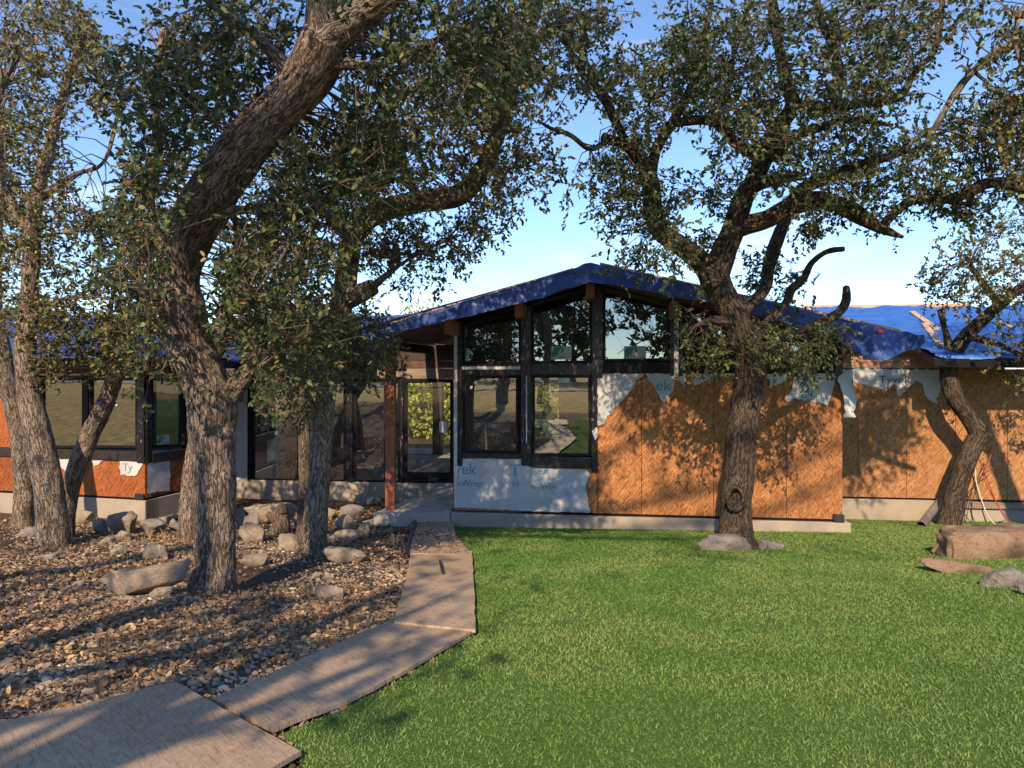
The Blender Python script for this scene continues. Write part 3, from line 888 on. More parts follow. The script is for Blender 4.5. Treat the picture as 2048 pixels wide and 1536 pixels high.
# ---- posts, mullions, header bands, sills (membrane covered)
def post(fr, x0, x1, y0, y1, mat='membrane', n0=-0.10, n1=0.03, name='window_post'):
    u0, u1 = fr.U(x0), fr.U(x1)
    xm = (x0 + x1) / 2
    return part(MB().fbox(fr, u0, u1, n0, n1, fz(y1, xm, fr), fz(y0, xm, fr)), name, M[mat], 0.004)
def band(fr, x0, x1, y0, y1, mat='black_frame', n0=-0.10, n1=0.02, name='header'):
    xm = (x0 + x1) / 2
    return part(MB().fbox(fr, fr.U(x0), fr.U(x1), n0, n1, fz(y1, xm, fr), fz(y0, xm, fr)), name, M[mat], 0.003)
post(FAC, 915.5, 925, 650, 932); post(FAC, 1042.5, 1062.5, 612, 931); post(FAC, 1184.5, 1205.5, 570, 756, n1=0.032)
post(FAC, 1183, 1194.5, 756, 944, n1=0.03)
post(FAC, 1339.5, 1347.5, 604, 752); post(FAC, 1357.5, 1365.5, 608, 752); post(FAC, 1501, 1527, 640, 750); post(FAC, 1669, 1685, 682, 752)
post(FAC, 1348, 1357, 606, 754, 'white_trim', -0.05, 0.024, 'trim_strip')
post(FAC, 908.3, 915.0, 655, 1016, 'white_trim', -0.12, 0.02, 'trim_strip')
post(FAC, 1052.5, 1054.5, 752, 886, 'white_trim', 0.031, 0.036, 'trim_strip')
band(FAC, 926, 1042, 729, 750.5, 'membrane'); band(FAC, 923, 1041, 733, 739, 'white_trim', 0.021, 0.028, 'trim_strip')
band(FAC, 1063, 1184, 727, 749.5, 'membrane'); band(FAC, 1206, 1339, 723.5, 746.5, 'black_frame'); band(FAC, 1366, 1500.5, 723, 746.5); band(FAC, 1527.5, 1668.5, 723, 747)
band(FAC, 926, 1042, 906, 916.5, 'dark_sill', -0.1, 0.035, 'window_sill'); band(FAC, 1063, 1182.5, 913, 935, 'dark_sill', -0.1, 0.05, 'window_sill')
post(MID, 692, 706, 757, 965); post(MID, 800, 807, 750, 966); post(MID, 496, 503, 757, 964, 'black_frame')
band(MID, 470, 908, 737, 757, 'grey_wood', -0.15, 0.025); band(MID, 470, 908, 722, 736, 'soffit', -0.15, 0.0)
post(LF, 276, 290.0, 750, 926, 'membrane'); post(LF, 169, 178, 752, 897, 'black_frame'); band(LF, -90, 275.5, 897, 915.5, 'dark_sill', -0.1, 0.035, 'window_sill')
post(LF, 72, 81, 752, 897, 'black_frame')
post(RF, 291.5, 302, 750, 926, 'membrane'); band(RF, 302.5, 440, 897, 915, 'dark_sill', -0.1, 0.035, 'window_sill'); post(RF, 372, 377, 752, 897, 'black_frame')
band(LF, -160, 292, 722, 752, 'soffit', -0.15, 0.01); band(LF, -160, 275, 747, 751, 'white_trim', 0.011, 0.016, 'trim_strip')
band(RF, 292.5, 450, 722, 753, 'grey_wood', -0.15, 0.012)
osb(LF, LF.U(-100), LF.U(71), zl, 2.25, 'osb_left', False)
# right wing plank band over the wrap
for k, (a, b_) in enumerate(((700, 713), (713.5, 724), (724.5, 736))):
    band(RW, 1640, 2330, a, b_, 'plank_pink', -0.05, 0.01 + 0.004 * k, 'plank')
# grey membrane box at the corner base
part(MB().fbox(FAC, uR - 0.16, uR + 0.005, 0.013, 0.1, -0.025, 0.10), 'outlet_box', M['plastic_dark'], 0.01)
part(MB().fbox(LF, -0.2, 0.0, 0.013, 0.05, -0.02, 0.10), 'outlet_box', M['plastic_dark'], 0.01)

band(MID, 740, 908, 690, 721.5, 'porch_shade', -0.15, -0.01, 'gable_infill')
# ---- roofs
ur = FAC.U(1185); zr = fz(566, 1185, FAC)
OV = 1.05
sL = 0.262; sR = 0.252
uLe = FAC.U(752, OV); uRe = FAC.U(1842, OV)
def zroof(u):
    return zr - (sL * (ur - u) if u < ur else sR * (u - ur))
def slope(u0, u1, n0, n1, t0, t1, name, mat, parent=house):
    mb = MB()
    A = [FAC.P(u0, n0, zroof(u0) + t0), FAC.P(u1, n0, zroof(u1) + t0), FAC.P(u1, n0, zroof(u1) + t1), FAC.P(u0, n0, zroof(u0) + t1)]
    B = [FAC.P(u0, n1, zroof(u0) + t0), FAC.P(u1, n1, zroof(u1) + t0), FAC.P(u1, n1, zroof(u1) + t1), FAC.P(u0, n1, zroof(u0) + t1)]
    mb.prism(A, B)
    return mb.build(name, M[mat], parent)
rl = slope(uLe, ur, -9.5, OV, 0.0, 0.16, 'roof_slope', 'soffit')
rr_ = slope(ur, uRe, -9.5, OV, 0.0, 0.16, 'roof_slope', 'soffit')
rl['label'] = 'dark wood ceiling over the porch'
slope(uLe, ur, -9.5, OV + 0.02, 0.165, 0.18, 'tarp', 'tarp'); slope(ur, uRe, -9.5, OV + 0.02, 0.165, 0.18, 'tarp', 'tarp')
# rake faces wrapped in tarp (wrinkled sheets over a board)
def rake(pts, seed, amp=0.055, name='tarp', mat='tarp'):
    poly = ppoly(FAC, pts, OV)
    fn = lambda u, z: amp * fbm(np.column_stack([u * 5, z * 9, 0 * u]), seed, 3) + 0.6 * amp * np.abs(vnoise(np.column_stack([u * 3 + z * 8, z * 3 - u * 6, 0 * u]), seed + 3) - 0.5)
    return sheet(name, FAC, roughen(poly, 0.006, 0.12, seed), M[mat], house, 0.05, fn, OV + 0.024)
rake([(752, 658), (841, 630), (940, 601), (1041, 572), (1145, 541), (1168, 528), (1183, 526), (1181, 566), (1166, 569), (1130, 579), (1085, 597), (1027, 610), (940, 633), (849, 652), (752, 676)], 61)
rake([(1183, 526), (1215, 532), (1300, 551), (1395, 572), (1480, 592), (1560, 611), (1690, 640), (1690, 676), (1560, 644), (1480, 622), (1395, 600), (1340, 594), (1290, 582), (1220, 570), (1181, 566)], 62, 0.07)
# loose corner hanging down on the right
def hang(u, z):
    return 0.05 * np.sin(u * 9 + z * 4) + 0.10 * fbm(np.column_stack([u * 4, z * 5, 0 * u]), 66, 3) + 0.04
hp = ppoly(FAC, [(1689, 642), (1740, 652), (1795, 664), (1838, 671), (1842, 684), (1830, 698), (1792, 710), (1752, 722), (1715, 706), (1689, 692)], OV)
o_ = sheet('tarp', FAC, roughen(hp, 0.012, 0.1, 5), M['tarp'], house, 0.045, hang, OV + 0.03)
o_['label'] = 'loose tarp corner hanging below the eave'
poly_obj(FAC, ppoly(FAC, [(1754, 657), (1763, 659), (1768, 663), (1760, 667), (1753, 663)], OV + 0.2), OV + 0.2, OV + 0.203, 'red_patch', M['red_paint'], house)
# thin batten along the top of the rakes
for pts in (((760, 655), (1146, 539), (1146, 536), (760, 651.5)), ((1200, 529), (1690, 640), (1690, 635), (1200, 525)), ((1690, 640), (1800, 664), (1800, 659), (1690, 635))):
    poly_obj(FAC, ppoly(FAC, pts, OV), OV - 0.06, OV + 0.03, 'batten', M['lumber'], house)
# beam ends under the gable
for (x, yb, hh, ww) in ((896, 668, 30, 17), (1037, 634, 30, 16), (1180, 594, 26, 17), (1350, 632, 30, 16), (1510, 668, 30, 16)):
    u, z = FAC.px(x, yb, 0.62)
    w_ = ww / F_PX * 12.2; h_ = hh / F_PX * 12.2
    ztop = min(z + h_, zroof(u - w_ / 2) - 0.004, zroof(u + w_ / 2) - 0.004)
    part(MB().fbox(FAC, u - w_ / 2, u + w_ / 2, -4.0, 0.62, z, ztop), 'beam', M['wood_beam'], 0.004)
# porch post
pb = zpt(781, 1019)
part(MB().box8([pb + Vector(q) for q in ((-0.085, -0.06, 0), (0.085, -0.08, 0), (0.085, 0.09, 0), (-0.085, 0.09, 0), (-0.085, -0.06, 2.78), (0.085, -0.08, 2.78), (0.085, 0.09, 2.78), (-0.085, 0.09, 2.78))]), 'porch_post', M['wood_red'], 0.006)
# eave beam over the porch post
part(MB().fbox(FAC, FAC.U(770, -0.2), FAC.U(792, -0.2), -3.0, 0.62, 2.78, 2.95), 'beam', M['soffit'], 0.004)

def shed(fr, u0, u1, n_e, z_e, run, sl_, name_mat='tarp', hip0=0.0, hip1=0.0, th=0.14):
    """roof slope facing along the frame normal, eave at n_e; hips draw the ridge ends in"""
    mb = MB()
    A = [(u0, n_e, z_e), (u1, n_e, z_e), (u1 - hip1, n_e - run, z_e + sl_ * run), (u0 + hip0, n_e - run, z_e + sl_ * run)]
    mb.prism([fr.P(*p) for p in A], [fr.P(p[0], p[1], p[2] + th) for p in A])
    o = mb.build('roof_slope', M['soffit'], house)
    part(MB().fbox(fr, u0 - 0.01, u1 + 0.01, n_e + 0.002, n_e + 0.028, z_e - 0.02, z_e + th - 0.01), 'fascia', M['black_frame'])
    # wrinkled tarp lying over it and folded down over the edge
    step = 0.12
    nu = int((u1 - u0) / step); nv = int(run / step)
    uu, vv = np.meshgrid(np.linspace(0, 1, nu), np.linspace(0, 1, nv))
    U_ = (u0 + hip0 * vv) * (1 - uu) + (u1 - hip1 * vv) * uu
    N_ = n_e + 0.03 - run * vv
    Z_ = z_e + th + sl_ * run * vv + 0.015
    q = np.column_stack([U_.ravel() * 0.9, N_.ravel() * 3.5, 0 * U_.ravel()])
    q2_ = np.column_stack([U_.ravel() * 3.2 + N_.ravel() * 1.1, N_.ravel() * 0.5, 0 * U_.ravel()])
    Z_ = Z_ + (np.abs(fbm(q, 31, 3) - 0.5) * 0.16 + np.abs(fbm(q2_, 37, 2) - 0.5) * 0.16).reshape(Z_.shape)
    drop = Z_[0] - 0.05 - 0.015 * np.sin(U_[0] * 5)
    U_ = np.vstack([U_[:1], U_]); N_ = np.vstack([np.full((1, nu), n_e + 0.035) + 0.02 * np.sin(U_[:1] * 7), N_]); Z_ = np.vstack([drop[None], Z_])
    V = np.stack([fr.o.x + fr.e.x * U_ + fr.n.x * N_, fr.o.y + fr.e.y * U_ + fr.n.y * N_, Z_], 2).reshape(-1, 3)
    i_ = (np.arange(nv)[:, None] * nu + np.arange(nu - 1)[None]).ravel()
    link('tarp', np_mesh('tarp', V, np.stack([i_, i_ + 1, i_ + nu + 1, i_ + nu], 1), True), M[name_mat], house)
    return o
ZE = 2.50
uc = RW.U(1868, 1.15)
shed(RW, 0.35, uc - 0.003, 0.14, ZE + 0.245 * 1.01, 4.09, 0.245, 'tarp_pale')
shed(RW, uc, 11.0, 1.15, ZE, 5.1, 0.245, 'tarp_pale')
shed(MID, uMl + 0.2, MID.U(752), 0.85, ZE, 5.2, 0.245, 'tarp_shaded')
shed(LF, -9.0, 0.85, 0.85, ZE - 0.02, 5.0, 0.24, 'tarp_shaded', hip1=4.9)
shed(RF, -0.85, 4.5, 0.85, ZE - 0.02, 4.9, 0.245, 'tarp_shaded', hip0=4.9)
# back slopes close the house against the light
for fr, u0, u1, n_e, run in ((RW, 0.35, 11.0, 1.15, 5.1), (MID, uMl - 3.0, 1.9, 0.85, 5.2)):
    zt = ZE + 0.245 * run
    mb = MB(); A = [(u0, n_e - run, zt), (u1, n_e - run, zt), (u1, n_e - run - 4.6, zt - 1.1), (u0, n_e - run - 4.6, zt - 1.1)]
    mb.prism([fr.P(*p) for p in A], [fr.P(p[0], p[1], p[2] + 0.14) for p in A]); mb.build('roof_slope', M['soffit'], house)
# lumber pinned along the ridge of the right wing
part(MB().fbox(RW, 0.2, RW.U(1935, -3.95), -4.0, -3.9, ZE + 0.245 * 5.1 + 0.17, ZE + 0.245 * 5.1 + 0.25), 'ridge_batten', M['lumber'])

# rear wall with openings on to the garden behind
NB = -5.2
zb0, zb1 = 0.0, 2.3
def rear(u0, u1, z0, z1, mat='interior'):
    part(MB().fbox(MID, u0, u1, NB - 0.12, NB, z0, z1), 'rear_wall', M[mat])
o1a, o1b, o1c, o1d = MID.U(812, NB), MID.U(868, NB), MID.U(884, NB), MID.U(912, NB)
o2a, o2b = MID.U(1060, NB), MID.U(1121, NB)
z1s = fz(925, 840, MID, NB); z1h = fz(763, 840, MID, NB)
z2s = fz(880, 1090, MID, NB)
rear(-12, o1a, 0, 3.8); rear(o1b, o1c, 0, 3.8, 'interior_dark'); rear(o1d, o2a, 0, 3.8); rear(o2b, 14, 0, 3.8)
rear(o1a, o1b, z1h, 3.8); rear(o1a, o1b, 0, z1s); rear(o1c, o1d, z1h, 3.8); rear(o1c, o1d, 0, z1s)
rear(o2a, o2b, z1h, 3.8); rear(o2a, o2b, 0, z2s)
for (a, b_, zl_) in ((o1a, o1b, z1s), (o1c, o1d, z1s), (o2a, o2b, z2s)):      # sashes of the rear openings stand without glass
    po = [(a, zl_), (b_, zl_), (b_, z1h), (a, z1h)]
    ring(MID, po, inset(po, 0.04), NB - 0.1, NB + 0.02, 'rear_opening_frame', M['black_frame'], house)
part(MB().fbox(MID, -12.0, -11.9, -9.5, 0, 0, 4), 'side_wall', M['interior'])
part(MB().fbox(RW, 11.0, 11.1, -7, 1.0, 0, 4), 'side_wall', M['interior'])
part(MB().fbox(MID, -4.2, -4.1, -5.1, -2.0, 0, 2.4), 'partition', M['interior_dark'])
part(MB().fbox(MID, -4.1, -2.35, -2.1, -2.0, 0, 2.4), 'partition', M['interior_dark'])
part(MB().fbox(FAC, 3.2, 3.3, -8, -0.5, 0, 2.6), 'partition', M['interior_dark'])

# boards lying on the right wing tarp
def on_slope(px, py):
    # intersect a photo ray with the right wing slope
    for k in range(400):
        n = 1.15 - k * 0.0125
        u, z = RW.px(px, py, n)
        zs = ZE + 0.16 + 0.245 * (1.15 - n)
        if z <= zs: return RW.P(u, n, zs)
    return RW.P(u, n, zs)
def stick(name, a, b_, w_, h_, mat, label, cat, group=None):
    a = Vector(a); b_ = Vector(b_); d = (b_ - a)
    z = Vector((0, 0, 1)); s = d.cross(z).normalized() * w_ / 2; up = s.cross(d).normalized() * h_
    if up.z < 0: up = -up
    mb = MB(); mb.box8([a - s, a + s, b_ + s, b_ - s, a - s + up, a + s + up, b_ + s + up, b_ - s + up])
    o = mb.build(name, mat, None, 0.004, loc=tuple(a))
    return tag(o, label, cat, group)
L3 = Vector((0, 0, 0.035))
stick('lumber_board', on_slope(1824, 629) + L3, on_slope(1874, 664) + L3, 0.12, 0.045, M['lumber'], 'upper of two short pale boards lying on the blue tarp roof', 'board', 'boards holding down the roof tarp')
stick('lumber_board', on_slope(1848, 653) + L3, on_slope(1881, 697) + L3, 0.11, 0.045, M['lumber'], 'lower of two short pale boards lying on the blue tarp roof', 'board', 'boards holding down the roof tarp')
stick('lumber_board', on_slope(1993, 646) + L3, on_slope(2026, 662) + L3, 0.07, 0.04, M['lumber'], 'short board on the blue tarp roof behind the rightmost tree leaves', 'board', 'boards holding down the roof tarp')

# ------------------------------------------------------------------ path boards
def flatboard(corners, label, lift=0.03, th=0.022, mat='osb_ground', name='path_board', rag=0.0):
    P_ = [on_ground(*c) for c in corners]
    # fit a plane so that the sheet stays flat
    A = np.array([[p.x, p.y, 1] for p in P_]); zz = np.array([p.z for p in P_])
    co, *_ = np.linalg.lstsq(A, zz, rcond=None)
    poly = roughen([(p.x, p.y) for p in P_], rag, 0.12, 9) if rag else [(p.x, p.y) for p in P_]
    T = [Vector((x, y, co[0] * x + co[1] * y + co[2] + lift + th)) for x, y in poly]
    c = sum(T, Vector()) / len(T)
    mb = MB(); mb.prism([t - Vector((0, 0, th)) for t in T], T)
    return tag(mb.build(name, M[mat], None, 0.0, loc=tuple(c - Vector((0, 0, th)))), label, 'board', 'strand board sheets laid as a path')
flatboard([(-40, 1480), (350, 1393), (602, 1532), (420, 1660), (-200, 1660)], 'large weathered strand board sheet at the bottom left, nearest of the path', 0.05, rag=0.006)
flatboard([(424, 1419), (783, 1254), (952, 1274), (800, 1366), (690, 1424), (546, 1481)], 'long weathered strand board running diagonally beside the lawn, second of the path', 0.035, rag=0.005)
flatboard([(788, 1262), (815, 1160), (822, 1112), (944, 1113), (948, 1190), (951, 1280)], 'weathered strand board with a dark slot, third sheet of the path', 0.05, rag=0.004)
flatboard([(820, 1120), (834, 1034), (902, 1034), (912, 1085), (944, 1121)], 'leaf strewn strand board leading up to the porch slab, last of the path', 0.06, rag=0.004)
sl_p = on_ground(883, 1150)
stick('metal_bar', on_ground(880, 1138) + Vector((0, 0, 0.09)), on_ground(886, 1164) + Vector((0, 0, 0.09)), 0.03, 0.012, M['plastic_dark'], 'small dark bar lying across the third path board', 'bar')

def tube_np(P_, rad, sides=8, bark=False, ridge=0.0, lump=0.0, seed=0, res=None, cap=True):
    """swept tube through points; returns verts, quads, bark coords"""
    P_ = np.asarray(P_, float); rad = np.asarray(rad, float)
    # Catmull-Rom resample
    n = len(P_)
    seg = np.linalg.norm(np.diff(P_, axis=0), axis=1); s = np.concatenate([[0], np.cumsum(seg)])
    L = s[-1]
    k = max(n, int(L / (res or 0.1)) + 1)
    t = np.linspace(0, L, k)
    idx = np.clip(np.searchsorted(s, t, side='right') - 1, 0, n - 2)
    f = (t - s[idx]) / np.maximum(seg[idx], 1e-9)
    p0 = P_[np.maximum(idx - 1, 0)]; p1 = P_[idx]; p2 = P_[idx + 1]; p3 = P_[np.minimum(idx + 2, n - 1)]
    f_ = f[:, None]
    C = 0.5 * (2 * p1 + (p2 - p0) * f_ + (2 * p0 - 5 * p1 + 4 * p2 - p3) * f_ ** 2 + (3 * p1 - p0 - 3 * p2 + p3) * f_ ** 3)
    r = rad[idx] * (1 - f) + rad[idx + 1] * f
    T = np.gradient(C, axis=0); T /= np.linalg.norm(T, axis=1)[:, None] + 1e-12
    ref = np.array([0.9, 0.1, 0.2]); Nn = np.zeros_like(C)
    v = ref - T[0] * ref.dot(T[0]); v /= np.linalg.norm(v)
    for i in range(k):
        v = v - T[i] * v.dot(T[i]); v /= np.linalg.norm(v) + 1e-12
        Nn[i] = v
    B = np.cross(T, Nn)
    th = np.linspace(0, 2 * np.pi, sides, endpoint=False)
    c, si = np.cos(th), np.sin(th)
    rr_ = np.repeat(r[:, None], sides, 1)
    rm = max(float(np.mean(r)), 0.01)
    bc = np.stack([rr_ * c, rr_ * si, np.repeat(t[:, None], sides, 1) + seed * 3.7], 2)
    if ridge or lump:
        q = bc.reshape(-1, 3)
        d = np.zeros(len(q))
        if lump:
            d += lump * (fbm(q * np.array([6, 6, 3.0]), seed, 2) - 0.5) * 2
        if ridge:
            a = vnoise(q * np.array([30, 30, 7.0]), seed + 5)
            d += ridge * (1 - np.abs(2 * a - 1) * 2) * 0.5 + ridge * 0.5 * (vnoise(q * np.array([60, 60, 20.0]), seed + 9) - 0.5)
        rr_ = rr_ + d.reshape(rr_.shape)
    V = C[:, None] + Nn[:, None] * (rr_ * c)[..., None] + B[:, None] * (rr_ * si)[..., None]
    V = V.reshape(-1, 3)
    i_ = (np.arange(k - 1)[:, None] * sides + np.arange(sides)[None])
    j_ = (np.arange(k - 1)[:, None] * sides + (np.arange(sides) + 1) % sides)
    Q = np.stack([i_, j_, j_ + sides, i_ + sides], 2).reshape(-1, 4)
    bcv = bc.reshape(-1, 3)
    if cap:
        V = np.vstack([V, C[-1] + T[-1] * r[-1] * 0.5]); bcv = np.vstack([bcv, bc[-1].mean(0)])
        e = (k - 1) * sides; ci = len(V) - 1
        cap_q = np.array([[e + m_, e + (m_ + 1) % sides, ci, ci] for m_ in range(sides)])
        Q = np.vstack([Q, cap_q])
    return V, Q, bcv

class Parts:
    def __init__(self): self.V = []; self.Q = []; self.B = []; self.n = 0
    def add(self, t):
        V, Q, B = t
        self.V.append(V); self.Q.append(Q + self.n); self.B.append(B); self.n += len(V)
    def mesh(self, name, base):
        V = np.vstack(self.V) - np.array(base)
        me = bpy.data.meshes.new(name)
        Q = np.vstack(self.Q)
        tri = Q[:, 2] == Q[:, 3]
        faces_q = Q[~tri]; faces_t = Q[tri][:, :3]
        nq, ntr = len(faces_q), len(faces_t)
        me.vertices.add(len(V)); me.vertices.foreach_set('co', V.astype(np.float32).ravel())
        me.loops.add(nq * 4 + ntr * 3); me.loops.foreach_set('vertex_index', np.concatenate([faces_q.ravel(), faces_t.ravel()]).astype(np.int32))
        me.polygons.add(nq + ntr)
        me.polygons.foreach_set('loop_start', np.concatenate([np.arange(nq) * 4, nq * 4 + np.arange(ntr) * 3]).astype(np.int32))
        me.polygons.foreach_set('loop_total', np.concatenate([np.full(nq, 4), np.full(ntr, 3)]).astype(np.int32))
        me.polygons.foreach_set('use_smooth', np.ones(nq + ntr, bool))
        a = me.attributes.new('bark', 'FLOAT_VECTOR', 'POINT'); a.data.foreach_set('vector', np.vstack(self.B).astype(np.float32).ravel())
        me.update(calc_edges=True); me.validate()
        return me

# black edging pipe beside the last path board
def cable(name, pts, r, mat, label, cat, group=None, sides=6, res=0.06):
    pts = [Vector(p) for p in pts]; base = pts[0]
    P_ = Parts(); P_.add(tube_np([p[:] for p in pts], [r] * len(pts), sides, res=res))
    o = link(name, P_.mesh(name, base[:]), mat); o.location = base
    return tag(o, label, cat, group)
up = lambda v_, h_: Vector((v_.x, v_.y, v_.z + h_))
cable('drain_pipe', [up(on_ground(833, 1036), .08), up(on_ground(827, 1065), .07), up(on_ground(822, 1092), .05), up(on_ground(814, 1118), .03)], 0.045, M['plastic_dark'], 'black drain pipe lying along the left edge of the path near the porch', 'pipe', sides=12)
# leaning downspout and loose cables by the right wing
p0 = up(on_ground(1842, 1055), 0.03); u_, z_ = RW.px(1880, 1003, 0.12); p1 = RW.P(u_, 0.12, z_)
cable('downspout', [p0, p0.lerp(p1, .5), p1], 0.075, M['metal_pipe'], 'dented grey pipe leaning against the pale foundation of the right wing', 'pipe', sides=14)
def wpt(px, py, n): 
    u, z = RW.px(px, py, n); return RW.P(u, n, z)
gw = on_ground(2035, 1075)
cable('red_cable', [wpt(1953, 905, .35), wpt(1975, 960, .45), wpt(1993, 1005, .55), wpt(2025, 1050, .7), wpt(2070, 1085, 0.8)], 0.011, M['wire_red'], 'red cable sagging from the crooked tree towards the right rocks', 'cable', 'loose cables by the right wing')
cable('red_cable', [wpt(1983, 910, .3), wpt(1968, 950, .4), wpt(1985, 992, .5), wpt(2016, 1046, .7), wpt(2032, 1068, 0.8)], 0.009, M['wire_red'], 'thin red cable crossing the thicker red one beside the crooked tree', 'cable', 'loose cables by the right wing')
cable('white_cable', [wpt(1952, 910, .35), wpt(1951, 955, .4), wpt(1963, 1000, .5), wpt(1978, 1035, .6), wpt(2004, 1062, 0.7)], 0.012, M['wire_white'], 'pale cable hanging beside the crooked tree over the ledger board', 'cable', 'loose cables by the right wing')
for k, (pts, lab) in enumerate((([(1954, 915), (1947, 965), (1938, 1010), (1932, 1040), (1926, 1060)], 'dark cable hanging closest to the trunk of the crooked tree'),
        ([(1982, 908), (1966, 945), (1948, 990), (1944, 1030), (1962, 1060)], 'dark cable bending back under the ledger board by the crooked tree'),
        ([(1990, 935), (1960, 955), (1936, 1000), (1930, 1045), (1958, 1062)], 'dark cable reaching farthest right above the ledger board'),
        ([(1925, 1020), (1945, 1045), (1990, 1046), (2010, 1040)], 'thin dark cable looping low across the foundation'))):
    cable('dark_cable', [wpt(x, y, .3 + .05 * i) for i, (x, y) in enumerate(pts)], 0.008, M['wire_black'], lab, 'cable', 'loose cables by the right wing')

# ------------------------------------------------------------------ rocks
def rock_mesh(name, w, d, h, seed, sub=3, ang=7, rough=0.15, boxy=0.72):
    bm = bmesh.new(); bmesh.ops.create_icosphere(bm, subdivisions=sub, radius=1.0)
    v = np.array([q.co[:] for q in bm.verts]); f = np.array([[q.index for q in fc.verts] for fc in bm.faces]); bm.free()
    v = np.sign(v) * np.abs(v) ** boxy
    rr = np.random.default_rng(seed)
    for _ in range(ang):                                  # broken faces
        nrm = rr.normal(0, 1, 3); nrm[2] *= 0.7; nrm /= np.linalg.norm(nrm)
        lim = rr.uniform(0.42, 0.78)
        s = v @ nrm
        v = v - np.outer(np.maximum(s - lim, 0) * 0.92, nrm)
    nn = fbm(v * 1.7 + seed * 3.1, seed, 3) - 0.5
    n2 = fbm(v * 5 + seed * 1.3, seed + 4, 2) - 0.5
    n3_ = fbm(v * 13 + seed * 1.9, seed + 8, 2) - 0.5
    v = v * (1 + rough * 2.2 * nn + rough * 1.2 * n2 + rough * 0.35 * n3_)[:, None]
    lo, hi = v.min(0), v.max(0)
    v = (v - (lo + hi) / 2) / (hi - lo)
    v = v * np.array([w, d, h])
    return v, f
def rock(px, py, wpx, hpx, label, seed, mat='rock', yaw=0.0, deep=0.75, tilt=0.0, name='limestone_rock', group='limestone rocks in the planting bed', ang=11, sink=0.28, sub=4, dist=None, boxy=0.72):
    p = on_ground(px, py)
    w = wpx / F_PX * p.y; h = hpx / F_PX * p.y * 1.05
    d = w * deep
    v, f = rock_mesh(name, w, d, h * (1 + sink), seed, sub, ang, boxy=boxy)
    c, s = math.cos(yaw), math.sin(yaw)
    v = np.column_stack([v[:, 0] * c - v[:, 1] * s, v[:, 0] * s + v[:, 1] * c, v[:, 2]])
    v[:, 2] += v[:, 0] * tilt
    v[:, 2] -= v[:, 2].min() + h * sink
    o = link(name, np_mesh(name, v, f, False), M[mat])
    yy = p.y + d * 0.35
    o.location = (p.x * yy / p.y, yy, gz(p.x * yy / p.y, yy))
    return tag(o, label, 'rock', group)
GB = 'limestone rocks in the planting bed'
rock(288, 1196, 192, 56, 'long low pale boulder lying left of the thickest trunk', 1, 'rock', 0.12, 0.42, 0.18, sub=4)
rock(322, 1198, 48, 22, 'small white stone in front of the long low boulder', 2)
rock(312, 1122, 50, 32, 'rounded grey white stone alone in the dark mulch between left trunks', 3)
rock(237, 1111, 34, 16, 'flat pale stone at the edge of the dark mulch patch', 4)
rock(246, 1072, 62, 44, 'large tan boulder between the leaning trunk and the hidden slim trunk', 5, 'rock')
rock(245, 1080, 32, 17, 'small round tan stone in front of the large tan boulder', 6)
rock(215, 1087, 26, 12, 'small flat pale stone left of the round tan stone', 7)
rock(308, 1068, 52, 28, 'dark pitted rock right of the large tan boulder', 8, 'rock_grey')
rock(197, 1066, 30, 25, 'grey rock left of the large tan boulder', 9, 'rock_grey')
rock(338, 1046, 50, 15, 'flat sunlit slab just behind the dark pitted rock', 10)
rock(165, 1048, 44, 24, 'pale rock at the foot of the leaning trunk', 11)
rock(222, 1034, 54, 14, 'flat sunlit slab near the left wing foundation', 12, deep=1.0)
rock(350, 1062, 26, 24, 'grey rock against the slim trunk behind the thickest trunk', 13, 'rock_grey')
rock(502, 1088, 52, 38, 'white pitted rock right of the thickest trunk', 14, 'rock')
rock(506, 1062, 36, 40, 'upright grey rock behind the white pitted rock', 15, 'rock_grey', ang=10)
rock(484, 1058, 28, 38, 'narrow grey rock tucked against the thickest trunk', 16, 'rock_grey')
rock(550, 1040, 118, 32, 'long sunlit tan boulder in front of the recessed windows', 17, 'rock', deep=0.4, sub=4)
rock(577, 1101, 44, 30, 'grey tan rock just left of the second trunk base', 18)
rock(507, 1131, 56, 18, 'flat pale slab right of the thickest trunk base', 19)
rock(690, 1128, 88, 30, 'wedge shaped pale slab just right of the second trunk base', 20, 'rock', 0.0, 0.5, -0.2)
rock(684, 1082, 74, 20, 'flat bright sunlit slab right of the second trunk', 21, deep=0.5)
rock(693, 1059, 46, 26, 'grey rock with a flat top behind the bright sunlit slab', 22)
rock(727, 1070, 28, 24, 'small tan rock right of the flat topped grey rock', 23)
rock(655, 1040, 32, 22, 'sunlit tan rock right of the second trunk, by the recessed windows', 24)
rock(705, 1032, 54, 20, 'shaded grey rock left of the porch step', 25, 'rock_grey')
rock(742, 1014, 68, 26, 'dark flat rock in the shade beside the porch post', 26, 'rock_grey', deep=0.6)
rock(745, 1050, 38, 10, 'thin grey stone in front of the porch step', 27, 'rock_grey')
rock(808, 1052, 18, 13, 'small pale stone beside the drain pipe', 28)
rock(661, 1203, 60, 34, 'round pale rock alone in the gravel near the path', 29)
rock(791, 1146, 22, 9, 'small flat stone close to the drain pipe end', 30)
rock(657, 1162, 24, 13, 'small tan stone above the round pale rock', 31)
rock(632, 1157, 20, 11, 'tiny brown stone beside the small tan stone', 32)
rock(156, 1176, 24, 13, 'small white stone left of the long low boulder', 33)
rock(388, 1376, 26, 12, 'small white stone near the corner of the nearest board', 34)
rock(300, 1378, 40, 14, 'flat white stone lying behind the nearest board', 35)
rock(92, 1122, 50, 12, 'low pale stone left in the dark mulch patch', 36)
rock(60, 1075, 40, 20, 'shaded grey rock beside the far left trunk', 37, 'rock_grey')
rock(600, 1062, 30, 24, 'grey rock wedged behind the second trunk', 38, 'rock_grey')
GR = 'landscape rocks at the lawn edge'
